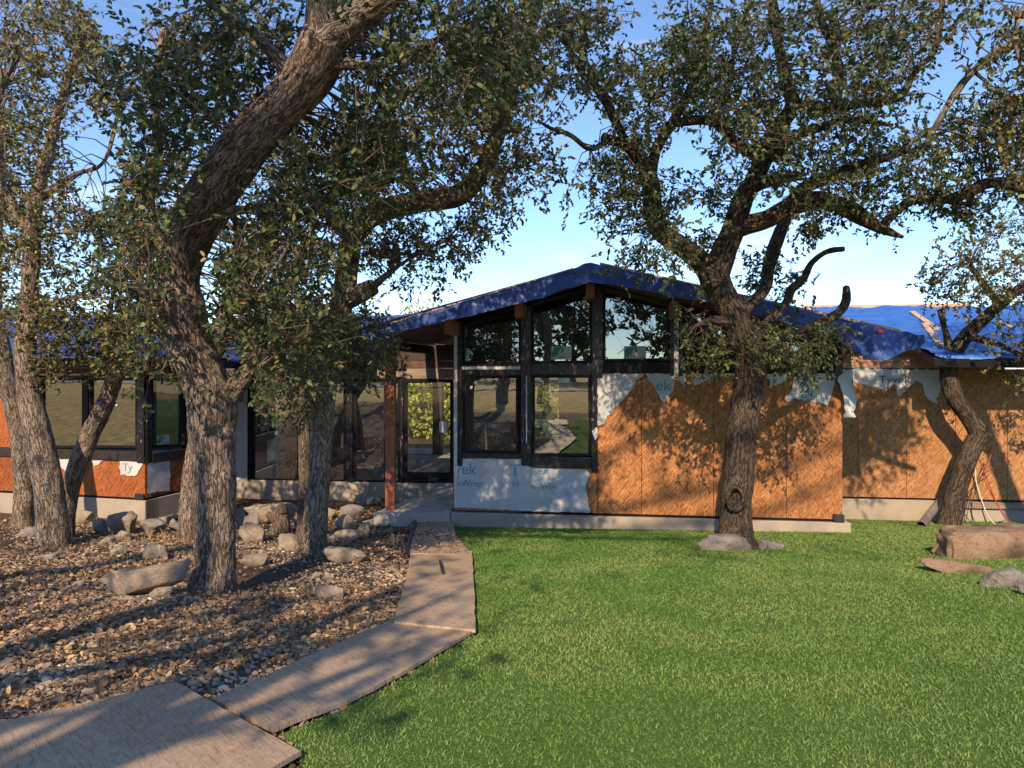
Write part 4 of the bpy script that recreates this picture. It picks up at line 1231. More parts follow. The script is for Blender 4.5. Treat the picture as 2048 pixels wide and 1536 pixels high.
rock(1449, 1105, 98, 32, 'grey boulder set at the foot of the middle lawn oak', 51, 'rock_grey', deep=0.55, group=GR, sub=4)
rock(1543, 1101, 58, 18, 'flat dark rock right of the middle lawn oak base', 52, 'rock_grey', deep=0.7, group=GR)
rock(1412, 1097, 36, 22, 'small dark rock at the left of the middle lawn oak base', 53, 'rock_grey', group=GR)
rock(1985, 1120, 225, 60, 'large brown stone block at the right edge of the lawn', 58, 'rock_brown', 0.05, 0.40, 0.0, group=GR, ang=0, sub=5, boxy=0.33)
rock(1925, 1150, 155, 24, 'long low grey stone in front of the large brown block', 55, 'rock_brown', -0.12, 0.3, -0.15, group=GR, sub=4)
rock(2015, 1180, 105, 40, 'grey rock at the bottom of the right stone group', 56, 'rock_grey', 0.1, 0.5, group=GR, sub=4)
rock(2062, 1196, 60, 26, 'last grey rock cut by the right picture edge', 57, 'rock_grey', group=GR)
# small scattered stones nobody could single out
rs = random.Random(12)
small_v = [rock_mesh('s', 1, 0.85, 0.5, 200 + k, 2, 6) for k in range(5)]
small_me = [np_mesh('loose_stone', v, f, True) for v, f in small_v]
for me_ in small_me: me_.materials.append(M['rock'])
k = 0
while k < 90:
    px = rs.uniform(5, 800); py = rs.uniform(1060, 1440)
    if py > 1400 - (px - 350) * .55 and px > 330: continue
    if py > 1460 - px * 0.2: continue
    p = on_ground(px, py)
    if p.x > -0.75: continue
    w = rs.uniform(0.05, 0.12)
    o = bpy.data.objects.new('loose_stone', small_me[k % 5]); COL.objects.link(o)
    o.location = (p.x, p.y, p.z + w * 0.12); o.scale = (w, w * rs.uniform(.7, 1.1), w * rs.uniform(.7, 1.2)); o.rotation_euler = (rs.uniform(-.2, .2), rs.uniform(-.2, .2), rs.uniform(0, 6.3))
    tag(o, 'small pale loose stone scattered over the leaf covered planting bed', 'stone', 'loose stones on the planting bed')
    k += 1

# charred stump between the rocks
sp_ = on_ground(561, 1068)
P_ = Parts()
P_.add(tube_np([(sp_.x, sp_.y, sp_.z - .05), (sp_.x + .02, sp_.y, sp_.z + .15), (sp_.x - .03, sp_.y + .02, sp_.z + .32), (sp_.x + .05, sp_.y, sp_.z + .42)], [.17, .15, .13, .09], 28, ridge=0.03, lump=0.05, seed=8, res=0.02))
P_.add(tube_np([(sp_.x - .05, sp_.y, sp_.z + .2), (sp_.x - .16, sp_.y - .03, sp_.z + .3), (sp_.x - .2, sp_.y - .02, sp_.z + .34)], [.07, .05, .03], 14, ridge=0.02, lump=0.02, seed=9, res=0.02))
o = link('tree_stump', P_.mesh('tree_stump', sp_[:]), M['bark_fine']); o.location = sp_
tag(o, 'gnarled dark stump among the rocks left of the second trunk', 'stump')

# ------------------------------------------------------------------ trees
PALETTE = {
    'oak': [((0.042, 0.062, 0.026), 5), ((0.058, 0.082, 0.030), 5), ((0.085, 0.105, 0.034), 4), ((0.13, 0.135, 0.042), 2), ((0.21, 0.16, 0.055), 0.7), ((0.19, 0.085, 0.03), 0.3)],
    'warm': [((0.055, 0.062, 0.024), 4), ((0.09, 0.092, 0.03), 4), ((0.15, 0.14, 0.042), 3), ((0.24, 0.20, 0.06), 1.6), ((0.22, 0.11, 0.04), 0.5)],  # yellower mix: the sunlit look of the left crowns is in the leaf colour
    'bush': [((0.26, 0.30, 0.05), 3), ((0.38, 0.38, 0.08), 3), ((0.46, 0.42, 0.12), 1)],
}
def leaf_mesh(name, P_, D, L, Wd, pal, r, base, droop=0.0):
    """P_ leaf bases, D unit directions, L lengths"""
    n = len(P_)
    a = r.normal(0, 1, (n, 3)); a[:, 2] += 0.7
    sd = np.cross(D, a); sd /= np.linalg.norm(sd, axis=1)[:, None] + 1e-9
    nr = np.cross(sd, D)
    L = L[:, None]; w = (Wd * L[:, 0])[:, None] * 0.5
    fold = 0.25 * w
    tip = P_ + D * L - nr * L * 0.12
    m1 = P_ + D * L * 0.24; m2 = P_ + D * L * 0.74 - nr * L * 0.05
    V = np.stack([P_, m1 - sd * w + nr * fold, m1 + sd * w + nr * fold, m2 - sd * w * 0.88 + nr * fold, m2 + sd * w * 0.88 + nr * fold, tip], 1)
    idx = np.arange(n)[:, None] * 6
    T = np.stack([idx + np.array([0, 2, 1]), idx + np.array([1, 2, 4]), idx + np.array([1, 4, 3]), idx + np.array([3, 4, 5])], 1).reshape(-1, 3)
    cols = np.array([c for c, _ in PALETTE[pal]]); pr = np.array([q for _, q in PALETTE[pal]]); pr = pr / pr.sum()
    c = cols[r.choice(len(cols), n, p=pr)] * r.uniform(0.8, 1.75, (n, 1))
    return np_mesh(name, V.reshape(-1, 3) - np.array(base), T, False, np.repeat(c, 6, 0))

def unit(v): return v / (np.linalg.norm(v, axis=1)[:, None] + 1e-9)

class Tree:
    def __init__(self, name, base, label, cat='tree', group='live oaks', seed=1):
        self.base = Vector(base); self.root = thing(name, self.base, label, cat, group)
        self.r = np.random.default_rng(seed); self.seed = seed
        self.parts = Parts(); self.tw = Parts(); self.sk = []; self.skr = []; self.ctr = []; self.sprig = []
    def limb(self, pts, sides=20, ridge=0.010, lump=0.02, res=0.05, flare=False):
        """pts: (px, py, width px, depth)"""
        P_ = [at(x, y, d)[:] for x, y, w, d in pts]; rad = [w / F_PX * d / 2 * 0.92 for x, y, w, d in pts]
        if flare:
            b0 = P_[0]; P_ = [(b0[0], b0[1], b0[2] - 0.25)] + P_; rad = [rad[0] * 1.25] + rad
        self.raw(P_, rad, sides, ridge, lump, res)
    def raw(self, P_, rad, sides=20, ridge=0.01, lump=0.02, res=0.05):
        self.seed += 1
        rm = np.mean(rad)
        self.parts.add(tube_np(P_, rad, sides, ridge=min(ridge, rm * .12), lump=min(lump, rm * .25), seed=self.seed, res=res))
        P_ = np.array(P_)
        for i in range(len(P_) - 1):
            k = max(2, int(np.linalg.norm(P_[i + 1] - P_[i]) / 0.15))
            for t in np.linspace(0, 1, k, endpoint=False):
                self.sk.append(P_[i] * (1 - t) + P_[i + 1] * t); self.skr.append(rad[i] * (1 - t) + rad[i + 1] * t)
    def foliage_px(self, poly, d0, d1, n, holes=(), sig=0.16, per=7, edge=True):
        """clusters of sprigs whose centres fall inside a photo polygon, between two depths"""
        n = int(n * 0.86) + 1
        r = self.r; P_ = np.array(poly, float); x0, y0 = P_.min(0); x1, y1 = P_.max(0)
        got = 0; out = []
        while got < n:
            q = np.column_stack([r.uniform(x0, x1, 400), r.uniform(y0, y1, 400)])
            ok = inside(q, P_)
            for hpoly in holes: ok &= ~inside(q, np.array(hpoly, float))
            q = q[ok][: n - got]
            if len(q) == 0: continue
            d = r.uniform(d0, d1, len(q))
            out.append(np.column_stack([(q[:, 0] - CX) / F_PX * d, d, EYE - (q[:, 1] - HY) / F_PX * d])); got += len(q)
        C = np.vstack(out)
        self.clusters(C, sig, per, holes, (d0 + d1) / 2)
    def clusters(self, C, sig, per, holes=(), dm=None, twigs=True):
        r = self.r
        sk = np.array(self.sk)
        for c in C:
            i = ((sk - c) ** 2).sum(1).argmin()
            s = sk[i]; L = np.linalg.norm(c - s)
            if twigs and L > 0.08:
                mid1 = s + (c - s) * 0.35 + r.normal(0, 0.06, 3) * min(L, 1.5) + np.array([0, 0, 0.08 * L])
                mid2 = s + (c - s) * 0.7 + r.normal(0, 0.06, 3) * min(L, 1.5) + np.array([0, 0, 0.05 * L])
                r0 = min(0.006 + 0.007 * L, 0.02, self.skr[i] * 0.8)
                self.tw.add(tube_np([s, mid1, mid2, c], [r0, r0 * .75, r0 * .5, 0.003], 3, res=0.28, cap=False))
            outw = (c - s) / (L + 1e-6)
            k = max(2, r.poisson(per))
            pos = c + r.normal(0, sig, (k, 3))
            if holes:
                qx = pos[:, 0] / pos[:, 1] * F_PX + CX; qy = HY - (pos[:, 2] - EYE) / pos[:, 1] * F_PX
                ok = np.ones(k, bool)
                for hpoly in holes: ok &= ~inside(np.column_stack([qx, qy]), np.array(hpoly, float))
                pos = pos[ok]; k = len(pos)
                if k == 0: continue
            d = unit(r.normal(0, 0.7, (k, 3)) + outw * 0.6 + np.array([0, 0, -0.05]))
            self.sprig.append(np.hstack([pos, d, np.repeat(c[None], k, 0)]))
    def finish(self, pal='oak', leaf=0.058, per_leaf=11, bark='bark', wide=0.5, twl=0.20, smin=0.0):
        r = self.r; b = self.base
        tr = link('trunk', self.parts.mesh('trunk', b[:]), M[bark], self.root); tr.location = (0, 0, 0)
        if not self.sprig: return
        S_ = np.vstack(self.sprig); n = len(S_)
        pos, d, c = S_[:, :3], S_[:, 3:6], S_[:, 6:9]
        Ls = r.uniform(0.6, 1.35, n) * twl
        # sprig stems as thin three sided slivers
        a = unit(np.cross(d, r.normal(0, 1, (n, 3)))); b2 = np.cross(d, a)
        w = 0.0028
        e0, e1 = pos, pos + d * Ls[:, None]
        st = np.stack([e0 + a * w, e0 - a * w * .5 + b2 * w, e0 - a * w * .5 - b2 * w, e1], 1).reshape(-1, 3)
        ix = np.arange(n)[:, None] * 4
        stf = np.stack([ix + np.array([0, 1, 3]), ix + np.array([1, 2, 3]), ix + np.array([2, 0, 3])], 1).reshape(-1, 3)
        # link from cluster heart to the sprig
        st2 = np.stack([c + a * w, c - a * w, e0 - a * w * .6, e0 + a * w * .6], 1).reshape(-1, 3)
        st2f = np.stack([ix + np.array([0, 1, 2]), ix + np.array([0, 2, 3])], 1).reshape(-1, 3)
        tv = [st, st2]; tf = [stf, st2f + len(st)]; off = len(st) + len(st2)
        if self.tw.V:
            TV = np.vstack(self.tw.V); TQ = np.vstack(self.tw.Q)
            tv.append(TV); tf += [TQ[:, [0, 1, 2]] + off, TQ[:, [0, 2, 3]] + off]
        tw = link('twigs', np_mesh('twigs', np.vstack(tv) - np.array(b[:]), np.vstack(tf), False), M['twig'], self.root); tw.location = (0, 0, 0)
        k = per_leaf
        t = np.tile(np.linspace(0.08, 1.0, k), n) + r.uniform(-.04, .04, n * k)
        P_ = np.repeat(pos, k, 0) + np.repeat(d * Ls[:, None], k, 0) * t[:, None]
        dd = np.repeat(d, k, 0)
        D = unit(dd * (0.35 + 0.6 * t[:, None] ** 3) + unit(r.normal(0, 1, (n * k, 3))) * 0.85 + np.array([0, 0, -0.12]))
        L = np.clip(r.normal(leaf, leaf * .22, n * k), leaf * .45, leaf * 1.6)
        cr_ = link('crown', leaf_mesh('crown', P_, D, L, wide, pal, r, b[:]), M['leaf'], self.root); cr_.location = (0, 0, 0)
        return n * k

LEAVES = 0
# ---- A: the big leaning oak on the left
A = Tree('oak_tree', on_ground(425, 1190), 'thickest oak on the left, its trunk curving left and then leaning right', seed=11)
A.limb([(424, 1192, 112, 7.12), (426, 1150, 86, 7.12), (428, 1110, 78, 7.12), (432, 1000, 78, 7.1), (428, 920, 88, 7.1), (425, 850, 98, 7.1), (424, 800, 100, 7.05), (402, 740, 92, 7.0), (378, 680, 90, 6.95), (364, 620, 90, 6.85), (360, 550, 84, 6.8), (376, 480, 92, 6.65), (408, 415, 102, 6.45), (447, 350, 102, 6.3), (492, 288, 94, 6.15), (558, 215, 94, 6.0), (620, 140, 102, 5.85), (655, 70, 102, 5.7)], 76, 0.016, 0.028, 0.022, True)
A.limb([(655, 75, 92, 5.7), (648, 10, 70, 5.6), (642, -60, 62, 5.5), (630, -160, 55, 5.3)], 48, 0.014, 0.02, 0.03)
A.limb([(655, 75, 90, 5.7), (720, 30, 66, 5.6), (790, -15, 50, 5.5), (900, -80, 40, 5.4), (1040, -120, 26, 5.3)], 48, 0.014, 0.02, 0.03)
A.limb([(450, 800, 56, 7.05), (482, 760, 40, 6.95), (520, 700, 12, 6.8), (545, 650, 8, 6.7)], 20, 0.008, 0.02)
A.limb([(470, 790, 40, 7.0), (500, 752, 14, 6.8), (545, 720, 8, 6.6), (590, 690, 5, 6.5)], 12)
A.limb([(370, 560, 40, 6.75), (320, 480, 22, 6.6), (300, 400, 18, 6.5), (318, 300, 15, 6.4), (310, 200, 13, 6.3), (325, 60, 10, 6.2)], 16)
A.limb([(360, 600, 30, 6.85), (290, 590, 14, 6.6), (230, 560, 10, 6.4), (160, 520, 6, 6.2)], 12)
A.limb([(600, 170, 50, 5.9), (540, 100, 26, 5.8), (470, 40, 20, 5.7), (380, -30, 16, 5.6)], 16)
A.limb([(640, 120, 40, 5.8), (740, 130, 18, 5.7), (830, 100, 14, 5.6), (920, 60, 8, 5.5)], 12)
A.limb([(420, 430, 40, 6.4), (500, 420, 16, 6.3), (560, 450, 11, 6.25), (600, 520, 7, 6.2)], 12)
skyL = [(180, 0), (300, 0), (290, 60), (240, 75), (190, 55)]
skyL2 = [(150, 230), (250, 225), (250, 330), (215, 420), (160, 400), (140, 300)]
trunkA = [(330, 440), (420, 330), (520, 200), (600, 90), (700, 90), (660, 200), (560, 290), (500, 380), (430, 500), (420, 620), (470, 800), (380, 800), (320, 640), (315, 520)]
HA = (skyL, skyL2, trunkA)
A.foliage_px([(270, 0), (600, 0), (520, 200), (400, 320), (330, 430), (300, 560), (240, 600), (230, 350), (270, 200)], 5.4, 7.2, 165, HA)
A.foliage_px([(700, 0), (1080, 0), (1040, 120), (900, 180), (760, 160), (650, 230)], 5.2, 6.8, 110, HA)
A.foliage_px([(500, 380), (640, 250), (760, 200), (840, 300), (700, 420), (640, 520), (520, 600), (450, 640), (430, 520)], 5.8, 7.3, 120, HA)
A.foliage_px([(250, 560), (330, 520), (330, 700), (360, 760), (300, 770), (250, 680)], 6.0, 7.4, 22, HA)
A.foliage_px([(470, 620), (560, 560), (640, 620), (630, 740), (560, 790), (500, 760), (470, 700)], 6.2, 7.2, 42, HA)
LEAVES += A.finish('oak', 0.050, 12, wide=0.46)
# ---- B: second oak, bending right
B = Tree('oak_tree', on_ground(625, 1110), 'second oak from the left path side, its limb sweeping right over the porch', seed=22)
B.limb([(622, 1112, 78, 9.7), (628, 1070, 54, 9.7), (635, 1000, 45, 9.7), (643, 900, 43, 9.7), (649, 810, 44, 9.65), (663, 730, 42, 9.6), (673, 660, 42, 9.55), (688, 595, 48, 9.5), (694, 530, 48, 9.45), (706, 470, 50, 9.4), (740, 435, 48, 9.3), (800, 410, 46, 9.2), (870, 400, 46, 9.0), (925, 385, 44, 8.9), (962, 345, 40, 8.8), (990, 280, 36, 8.7), (1012, 200, 34, 8.6), (1040, 110, 34, 8.5), (1066, 20, 34, 8.4), (1090, -60, 30, 8.3)], 48, 0.014, 0.02, 0.03, True)
B.limb([(690, 604, 40, 9.5), (720, 588, 40, 9.45), (748, 572, 34, 9.4)], 28, 0.012, 0.02, 0.03)
B.limb([(744, 574, 20, 9.4), (800, 530, 9, 9.3), (850, 500, 7, 9.2), (920, 470, 5, 9.1)], 10)
B.limb([(640, 860, 20, 9.6), (622, 800, 12, 9.6), (606, 770, 8, 9.5), (580, 740, 5, 9.4)], 12)
B.limb([(1012, 200, 26, 8.6), (980, 160, 14, 8.5), (940, 120, 10, 8.4), (915, 40, 8, 8.3), (900, -30, 7, 8.2)], 12)
B.limb([(1030, 140, 24, 8.5), (1090, 60, 14, 8.5), (1180, 30, 10, 8.5)], 12)
B.limb([(960, 350, 26, 8.8), (1000, 340, 12, 8.7), (1050, 330, 7, 8.6)], 10)
B.limb([(840, 400, 22, 9.1), (800, 330, 14, 9.0), (780, 250, 10, 8.9), (800, 170, 8, 8.8)], 12)
B.limb([(705, 470, 26, 9.4), (640, 420, 14, 9.3), (590, 350, 10, 9.2), (560, 280, 8, 9.2)], 12)
B.limb([(672, 680, 22, 9.55), (620, 650, 12, 9.4), (560, 640, 8, 9.3)], 10)
B.limb([(668, 700, 20, 9.6), (720, 660, 9, 9.3), (770, 650, 6, 9.2)], 10)
openS = [(1100, 250), (1180, 320), (1060, 420), (1000, 500), (925, 565), (870, 590), (800, 640), (760, 660), (860, 720), (1150, 700), (1200, 500), (1130, 380)]
HB = (openS, skyL, skyL2)
B.foliage_px([(760, 150), (900, 160), (1040, 60), (1110, 40), (1095, 320), (1065, 400), (1010, 440), (980, 420), (900, 330), (820, 380), (700, 440), (640, 330)], 7.9, 9.5, 250, HB)
B.foliage_px([(720, 470), (840, 430), (960, 430), (1000, 470), (930, 500), (915, 545), (840, 560), (740, 590), (710, 530)], 8.6, 9.8, 62, HB, 0.13)
B.foliage_px([(520, 480), (640, 430), (690, 560), (640, 640), (700, 640), (770, 620), (800, 660), (790, 720), (720, 740), (640, 730), (540, 680)], 8.6, 9.9, 92, HB)
B.foliage_px([(500, 180), (640, 230), (640, 330), (640, 430), (500, 480), (480, 300)], 8.6, 10.2, 70, HB)
B.foliage_px([(540, 730), (620, 730), (615, 860), (560, 860), (560, 800)], 8.9, 9.5, 14, HB, 0.1)
B.foliage_px([(700, 700), (790, 680), (780, 740), (720, 760)], 8.8, 9.4, 12, HB, 0.12)
B.foliage_px([(1080, 0), (1200, 0), (1230, 60), (1130, 90)], 7.9, 9.0, 26, HB)
LEAVES += B.finish('warm', 0.050, 11)
# ---- slim stem beside it
C2 = Tree('oak_tree', on_ground(606, 1058), 'slim stem standing just behind the second oak', seed=23)
C2.limb([(608, 1060, 32, 11.3), (609, 960, 26, 11.3), (608, 860, 24, 11.3), (607, 790, 22, 11.3), (622, 720, 18, 11.2), (610, 640, 12, 11.1)], 24, 0.01, 0.015, 0.04, True)
C2.foliage_px([(560, 640), (680, 600), (690, 740), (600, 790), (540, 740)], 10.6, 11.8, 30)
LEAVES += C2.finish('warm', 0.06, 10, 'bark_fine')
# ---- G, H, I, J: the slimmer oaks at the far left
Gt = Tree('oak_tree', on_ground(108, 1092), 'straight slim oak with a sunlit foot, left of the leaning stem', seed=31)
Gt.limb([(108, 1094, 74, 10.5), (104, 1040, 60, 10.5), (98, 980, 57, 10.5), (86, 920, 55, 10.5), (72, 850, 52, 10.5), (56, 770, 46, 10.5), (50, 700, 42, 10.5), (58, 600, 36, 10.5), (64, 500, 32, 10.4), (72, 400, 28, 10.3), (100, 290, 22, 10.2), (130, 180, 16, 10.1), (170, 60, 12, 10.0)], 44, 0.012, 0.02, 0.03, True)
Gt.limb([(64, 480, 22, 10.4), (20, 400, 18, 10.3), (-20, 300, 15, 10.2), (10, 150, 12, 10.1)], 14)
Gt.limb([(72, 400, 20, 10.3), (150, 350, 12, 10.1), (210, 320, 8, 10.0), (240, 200, 7, 9.9)], 12)
Gt.limb([(56, 640, 18, 10.5), (120, 600, 10, 10.4), (200, 590, 7, 10.3)], 10)
Gt.foliage_px([(0, 0), (190, 0), (250, 110), (260, 260), (200, 420), (120, 460), (0, 470)], 9.2, 11.8, 185, (skyL, skyL2))
Gt.foliage_px([(0, 440), (130, 440), (260, 430), (330, 520), (310, 640), (180, 640), (90, 700), (0, 640)], 9.6, 11.6, 88, (skyL2,))
Gt.foliage_px([(90, 640), (140, 640), (130, 720), (90, 740)], 10, 10.6, 14)
LEAVES += Gt.finish('warm', 0.054, 11)
Ht = Tree('oak_tree', on_ground(128, 1058), 'stem leaning strongly right in front of the left wing windows', seed=32)
Ht.limb([(128, 1062, 44, 11.3), (136, 1000, 40, 11.3), (152, 940, 38, 11.25), (176, 880, 38, 11.2), (205, 820, 38, 11.1), (226, 765, 34, 11.0), (250, 700, 26, 10.9), (285, 645, 20, 10.8), (330, 590, 14, 10.7)], 34, 0.012, 0.018, 0.03, True)
Ht.limb([(245, 712, 18, 10.9), (220, 640, 12, 10.8), (230, 570, 9, 10.7)], 10)
Ht.foliage_px([(190, 640), (320, 560), (340, 640), (300, 720), (230, 730), (190, 700)], 10.2, 11.3, 42)
Ht.foliage_px([(90, 610), (340, 600), (345, 720), (260, 745), (120, 720)], 10.4, 11.6, 50)
LEAVES += Ht.finish('warm', 0.06, 11)
It = Tree('oak_tree', on_ground(46, 1056), 'leftmost slim oak standing behind the straight one', seed=33)
It.limb([(47, 1058, 44, 12.9), (48, 980, 38, 12.9), (42, 900, 36, 12.9), (30, 830, 36, 12.9), (14, 760, 36, 12.8), (2, 690, 36, 12.7), (-15, 600, 34, 12.6), (-10, 480, 28, 12.5), (-5, 300, 24, 12.3), (-10, 100, 20, 12.1)], 34, 0.012, 0.02, 0.04, True)
It.foliage_px([(-60, 380), (60, 380), (130, 560), (60, 700), (-60, 720)], 11.8, 13.2, 60)
It.foliage_px([(-120, -60), (120, -60), (120, 380), (-120, 380)], 11.6, 13.4, 60)
LEAVES += It.finish('oak', 0.058, 10)
Jt = Tree('oak_tree', on_ground(378, 1080), 'slim oak half hidden behind the thickest trunk', seed=34)
Jt.limb([(378, 1082, 50, 11.2), (380, 1010, 42, 11.2), (386, 930, 36, 11.2), (400, 850, 34, 11.2), (420, 760, 30, 11.2), (440, 660, 26, 11.1), (470, 560, 22, 11.0), (480, 440, 18, 10.9)], 34, 0.012, 0.02, 0.03, True)
Jt.foliage_px([(420, 700), (450, 560), (520, 480), (640, 520), (640, 640), (560, 700)], 10.4, 12, 60)
Jt.foliage_px([(200, 350), (320, 340), (320, 520), (240, 560), (200, 480)], 10.6, 12, 40, (skyL2,))
Jt.foliage_px([(470, 640), (600, 620), (760, 650), (745, 715), (600, 735), (480, 720)], 10.4, 12, 60)
LEAVES += Jt.finish('oak', 0.062, 10)
# ---- D: middle oak on the lawn
Dt = Tree('oak_tree', on_ground(1475, 1098), 'forked oak in the middle of the lawn with a knothole near its foot', seed=41)
d0 = 10.3
Dt.limb([(1474, 1100, 100, d0), (1472, 1070, 76, d0), (1472, 1010, 64, d0), (1476, 960, 63, d0), (1481, 880, 62, d0), (1494, 800, 62, d0), (1500, 740, 62, d0), (1491, 690, 62, 10.2), (1468, 635, 60, 10.1), (1441, 585, 60, 10.0), (1424, 545, 62, 9.9)], 56, 0.014, 0.022, 0.03, True)
# knothole ring
kh = at(1472, 998, d0 - 0.27)
ringp = [(kh.x + 0.105 * math.cos(t), kh.y + 0.03 * abs(math.sin(t * .5)), kh.z + 0.15 * math.sin(t)) for t in np.linspace(0, 2 * math.pi, 14)]
Dt.parts.add(tube_np(ringp, [0.028] * 14, 10, ridge=0.006, seed=3, res=0.02))
Dt.limb([(1430, 560, 60, 9.9), (1400, 522, 46, 9.8), (1360, 490, 42, 9.7), (1322, 460, 42, 9.6), (1306, 420, 42, 9.5), (1302, 370, 38, 9.4), (1286, 330, 32, 9.3), (1255, 292, 26, 9.2), (1205, 275, 18, 9.1)], 36, 0.012, 0.02, 0.035)
Dt.limb([(1300, 360, 28, 9.4), (1312, 300, 24, 9.3), (1345, 245, 20, 9.2), (1385, 170, 18, 9.1), (1405, 110, 15, 9.0), (1420, 20, 12, 8.9), (1430, -60, 10, 8.8)], 18)
Dt.limb([(1255, 292, 20, 9.2), (1225, 230, 20, 9.1), (1205, 190, 20, 9.0), (1165, 145, 18, 8.9), (1140, 100, 12, 8.8), (1110, 60, 7, 8.7)], 16)
Dt.limb([(1215, 280, 12, 9.1), (1180, 298, 11, 9.0), (1140, 270, 10, 8.9), (1100, 256, 7, 8.8), (1076, 240, 4, 8.7)], 10)
Dt.limb([(1335, 250, 14, 9.2), (1390, 240, 20, 9.1), (1430, 245, 18, 9.0), (1460, 270, 18, 9.0)], 14)
Dt.limb([(1428, 555, 58, 9.9), (1448, 505, 54, 9.8), (1468, 455, 50, 9.7), (1482, 410, 44, 9.6), (1500, 375, 36, 9.5), (1545, 360, 28, 9.4), (1600, 352, 20, 9.3)], 36, 0.012, 0.02, 0.035)
Dt.limb([(1482, 410, 38, 9.6), (1525, 325, 36, 9.4), (1536, 290, 38, 9.3), (1560, 250, 34, 9.2), (1585, 210, 32, 9.1), (1570, 150, 26, 9.0), (1555, 80, 22, 8.9), (1545, 0, 18, 8.8), (1540, -80, 14, 8.7)], 24, 0.01, 0.02, 0.05)
Dt.limb([(1530, 320, 30, 9.4), (1480, 290, 26, 9.3), (1455, 268, 22, 9.2), (1440, 230, 16, 9.1), (1460, 160, 12, 9.0), (1470, 60, 9, 8.9)], 16)
Dt.limb([(1545, 320, 28, 9.4), (1580, 280, 24, 9.3), (1630, 258, 20, 9.2), (1700, 240, 15, 9.1), (1780, 250, 10, 9.0)], 16)
Dt.limb([(1585, 212, 26, 9.1), (1650, 215, 22, 9.0), (1740, 205, 20, 8.9), (1800, 192, 18, 8.8), (1830, 140, 14, 8.7), (1870, 100, 12, 8.6), (1885, 0, 9, 8.5), (1890, -80, 8, 8.4)], 18)
Dt.limb([(1672, 212, 22, 9.0), (1678, 150, 24, 8.9), (1665, 90, 20, 8.8), (1640, 30, 16, 8.7), (1630, -60, 13, 8.6)], 18)
Dt.limb([(1475, 455, 44, 9.7), (1530, 440, 38, 9.6), (1585, 412, 36, 9.5), (1640, 400, 36, 9.4), (1690, 415, 34, 9.3), (1740, 445, 28, 9.2), (1775, 462, 20, 9.2), (1806, 474, 8, 9.1)], 30, 0.012, 0.02, 0.035)
Dt.limb([(1580, 412, 30, 9.5), (1610, 375, 28, 9.4), (1680, 345, 26, 9.3), (1740, 325, 20, 9.2), (1820, 300, 14, 9.1)], 20)
Dt.limb([(1765, 452, 18, 9.2), (1795, 420, 18, 9.15), (1835, 398, 20, 9.1), (1900, 398, 22, 9.0), (1945, 380, 24, 8.9), (1985, 365, 24, 8.8), (2060, 378, 20, 8.7), (2160, 400, 16, 8.6)], 20)
Dt.limb([(1460, 640, 40, 10.15), (1500, 610, 28, 10.3), (1530, 575, 28, 10.5), (1540, 525, 28, 10.6), (1562, 460, 24, 10.7), (1585, 420, 18, 10.7), (1620, 370, 12, 10.7)], 24)
Dt.limb([(1485, 690, 40, 10.2), (1530, 650, 20, 10.3), (1572, 606, 18, 10.4), (1582, 580, 20, 10.4), (1605, 560, 14, 10.4), (1622, 528, 13, 10.4), (1645, 508, 12, 10.4), (1666, 500, 12, 10.4), (1688, 498, 8, 10.4)], 16, 0.012, 0.03, 0.02)
Dt.limb([(1495, 730, 40, 10.3), (1560, 680, 16, 10.4), (1630, 650, 17, 10.5), (1674, 628, 19, 10.5), (1690, 606, 21, 10.5), (1693, 588, 18, 10.5), (1692, 573, 13, 10.5)], 16, 0.012, 0.02, 0.03)
Dt.limb([(1470, 650, 30, 10.1), (1420, 640, 12, 9.9), (1380, 660, 7, 9.8)], 10)
hD = [[(1100, 195), (1180, 190), (1230, 260), (1160, 330), (1100, 330)], [(1225, 0), (1290, 0), (1340, 60), (1300, 110), (1240, 80)], [(1335, 265), (1420, 270), (1430, 350), (1345, 360)], [(1360, 400), (1430, 420), (1400, 470), (1350, 440)], [(1560, 480), (1700, 500), (1850, 480), (1840, 620), (1700, 640), (1600, 600)], [(1760, 210), (1840, 220), (1820, 250), (1770, 250)], [(1930, 60), (2048, 40), (2048, 90), (1960, 100)], [(1860, 150), (1990, 120), (1990, 190), (1900, 210)], [(1620, 480), (1700, 440), (1800, 480), (1900, 420), (1920, 470), (1800, 560)]]
Dt.foliage_px([(1130, 60), (1240, 100), (1400, 60), (1420, 200), (1330, 250), (1300, 330), (1200, 330), (1140, 240)], 8.2, 9.8, 110, hD)
Dt.foliage_px([(1130, 320), (1260, 280), (1300, 400), (1330, 480), (1390, 540), (1340, 560), (1270, 530), (1200, 510), (1270, 470), (1200, 400), (1120, 400)], 8.6, 10.0, 72, hD, 0.14)
Dt.foliage_px([(1310, 340), (1460, 330), (1450, 470), (1400, 500), (1330, 440)], 9.0, 10.0, 34, hD, 0.14)
Dt.foliage_px([(1360, 0), (1900, 0), (1860, 110), (1800, 210), (1650, 290), (1480, 330), (1400, 250), (1370, 120)], 7.6, 9.8, 250, hD)
Dt.foliage_px([(1520, 300), (1820, 240), (2060, 230), (2060, 420), (1900, 410), (1750, 440), (1640, 420), (1560, 400)], 8.2, 9.8, 150, hD)
Dt.foliage_px([(1590, 420), (1700, 440), (1760, 480), (1660, 470), (1600, 480)], 9.0, 9.6, 10, hD, 0.10)
Dt.foliage_px([(1860, 400), (1960, 400), (1900, 480), (1870, 500)], 8.6, 9.2, 10, hD, 0.10)
Dt.foliage_px([(1380, 590), (1460, 660), (1560, 640), (1690, 660), (1700, 690), (1640, 740), (1540, 740), (1480, 720), (1400, 740), (1370, 690)], 9.6, 10.8, 78, (), 0.14)
Dt.foliage_px([(1500, 500), (1590, 520), (1600, 600), (1540, 640), (1490, 600)], 10.3, 11.0, 18, (), 0.12)
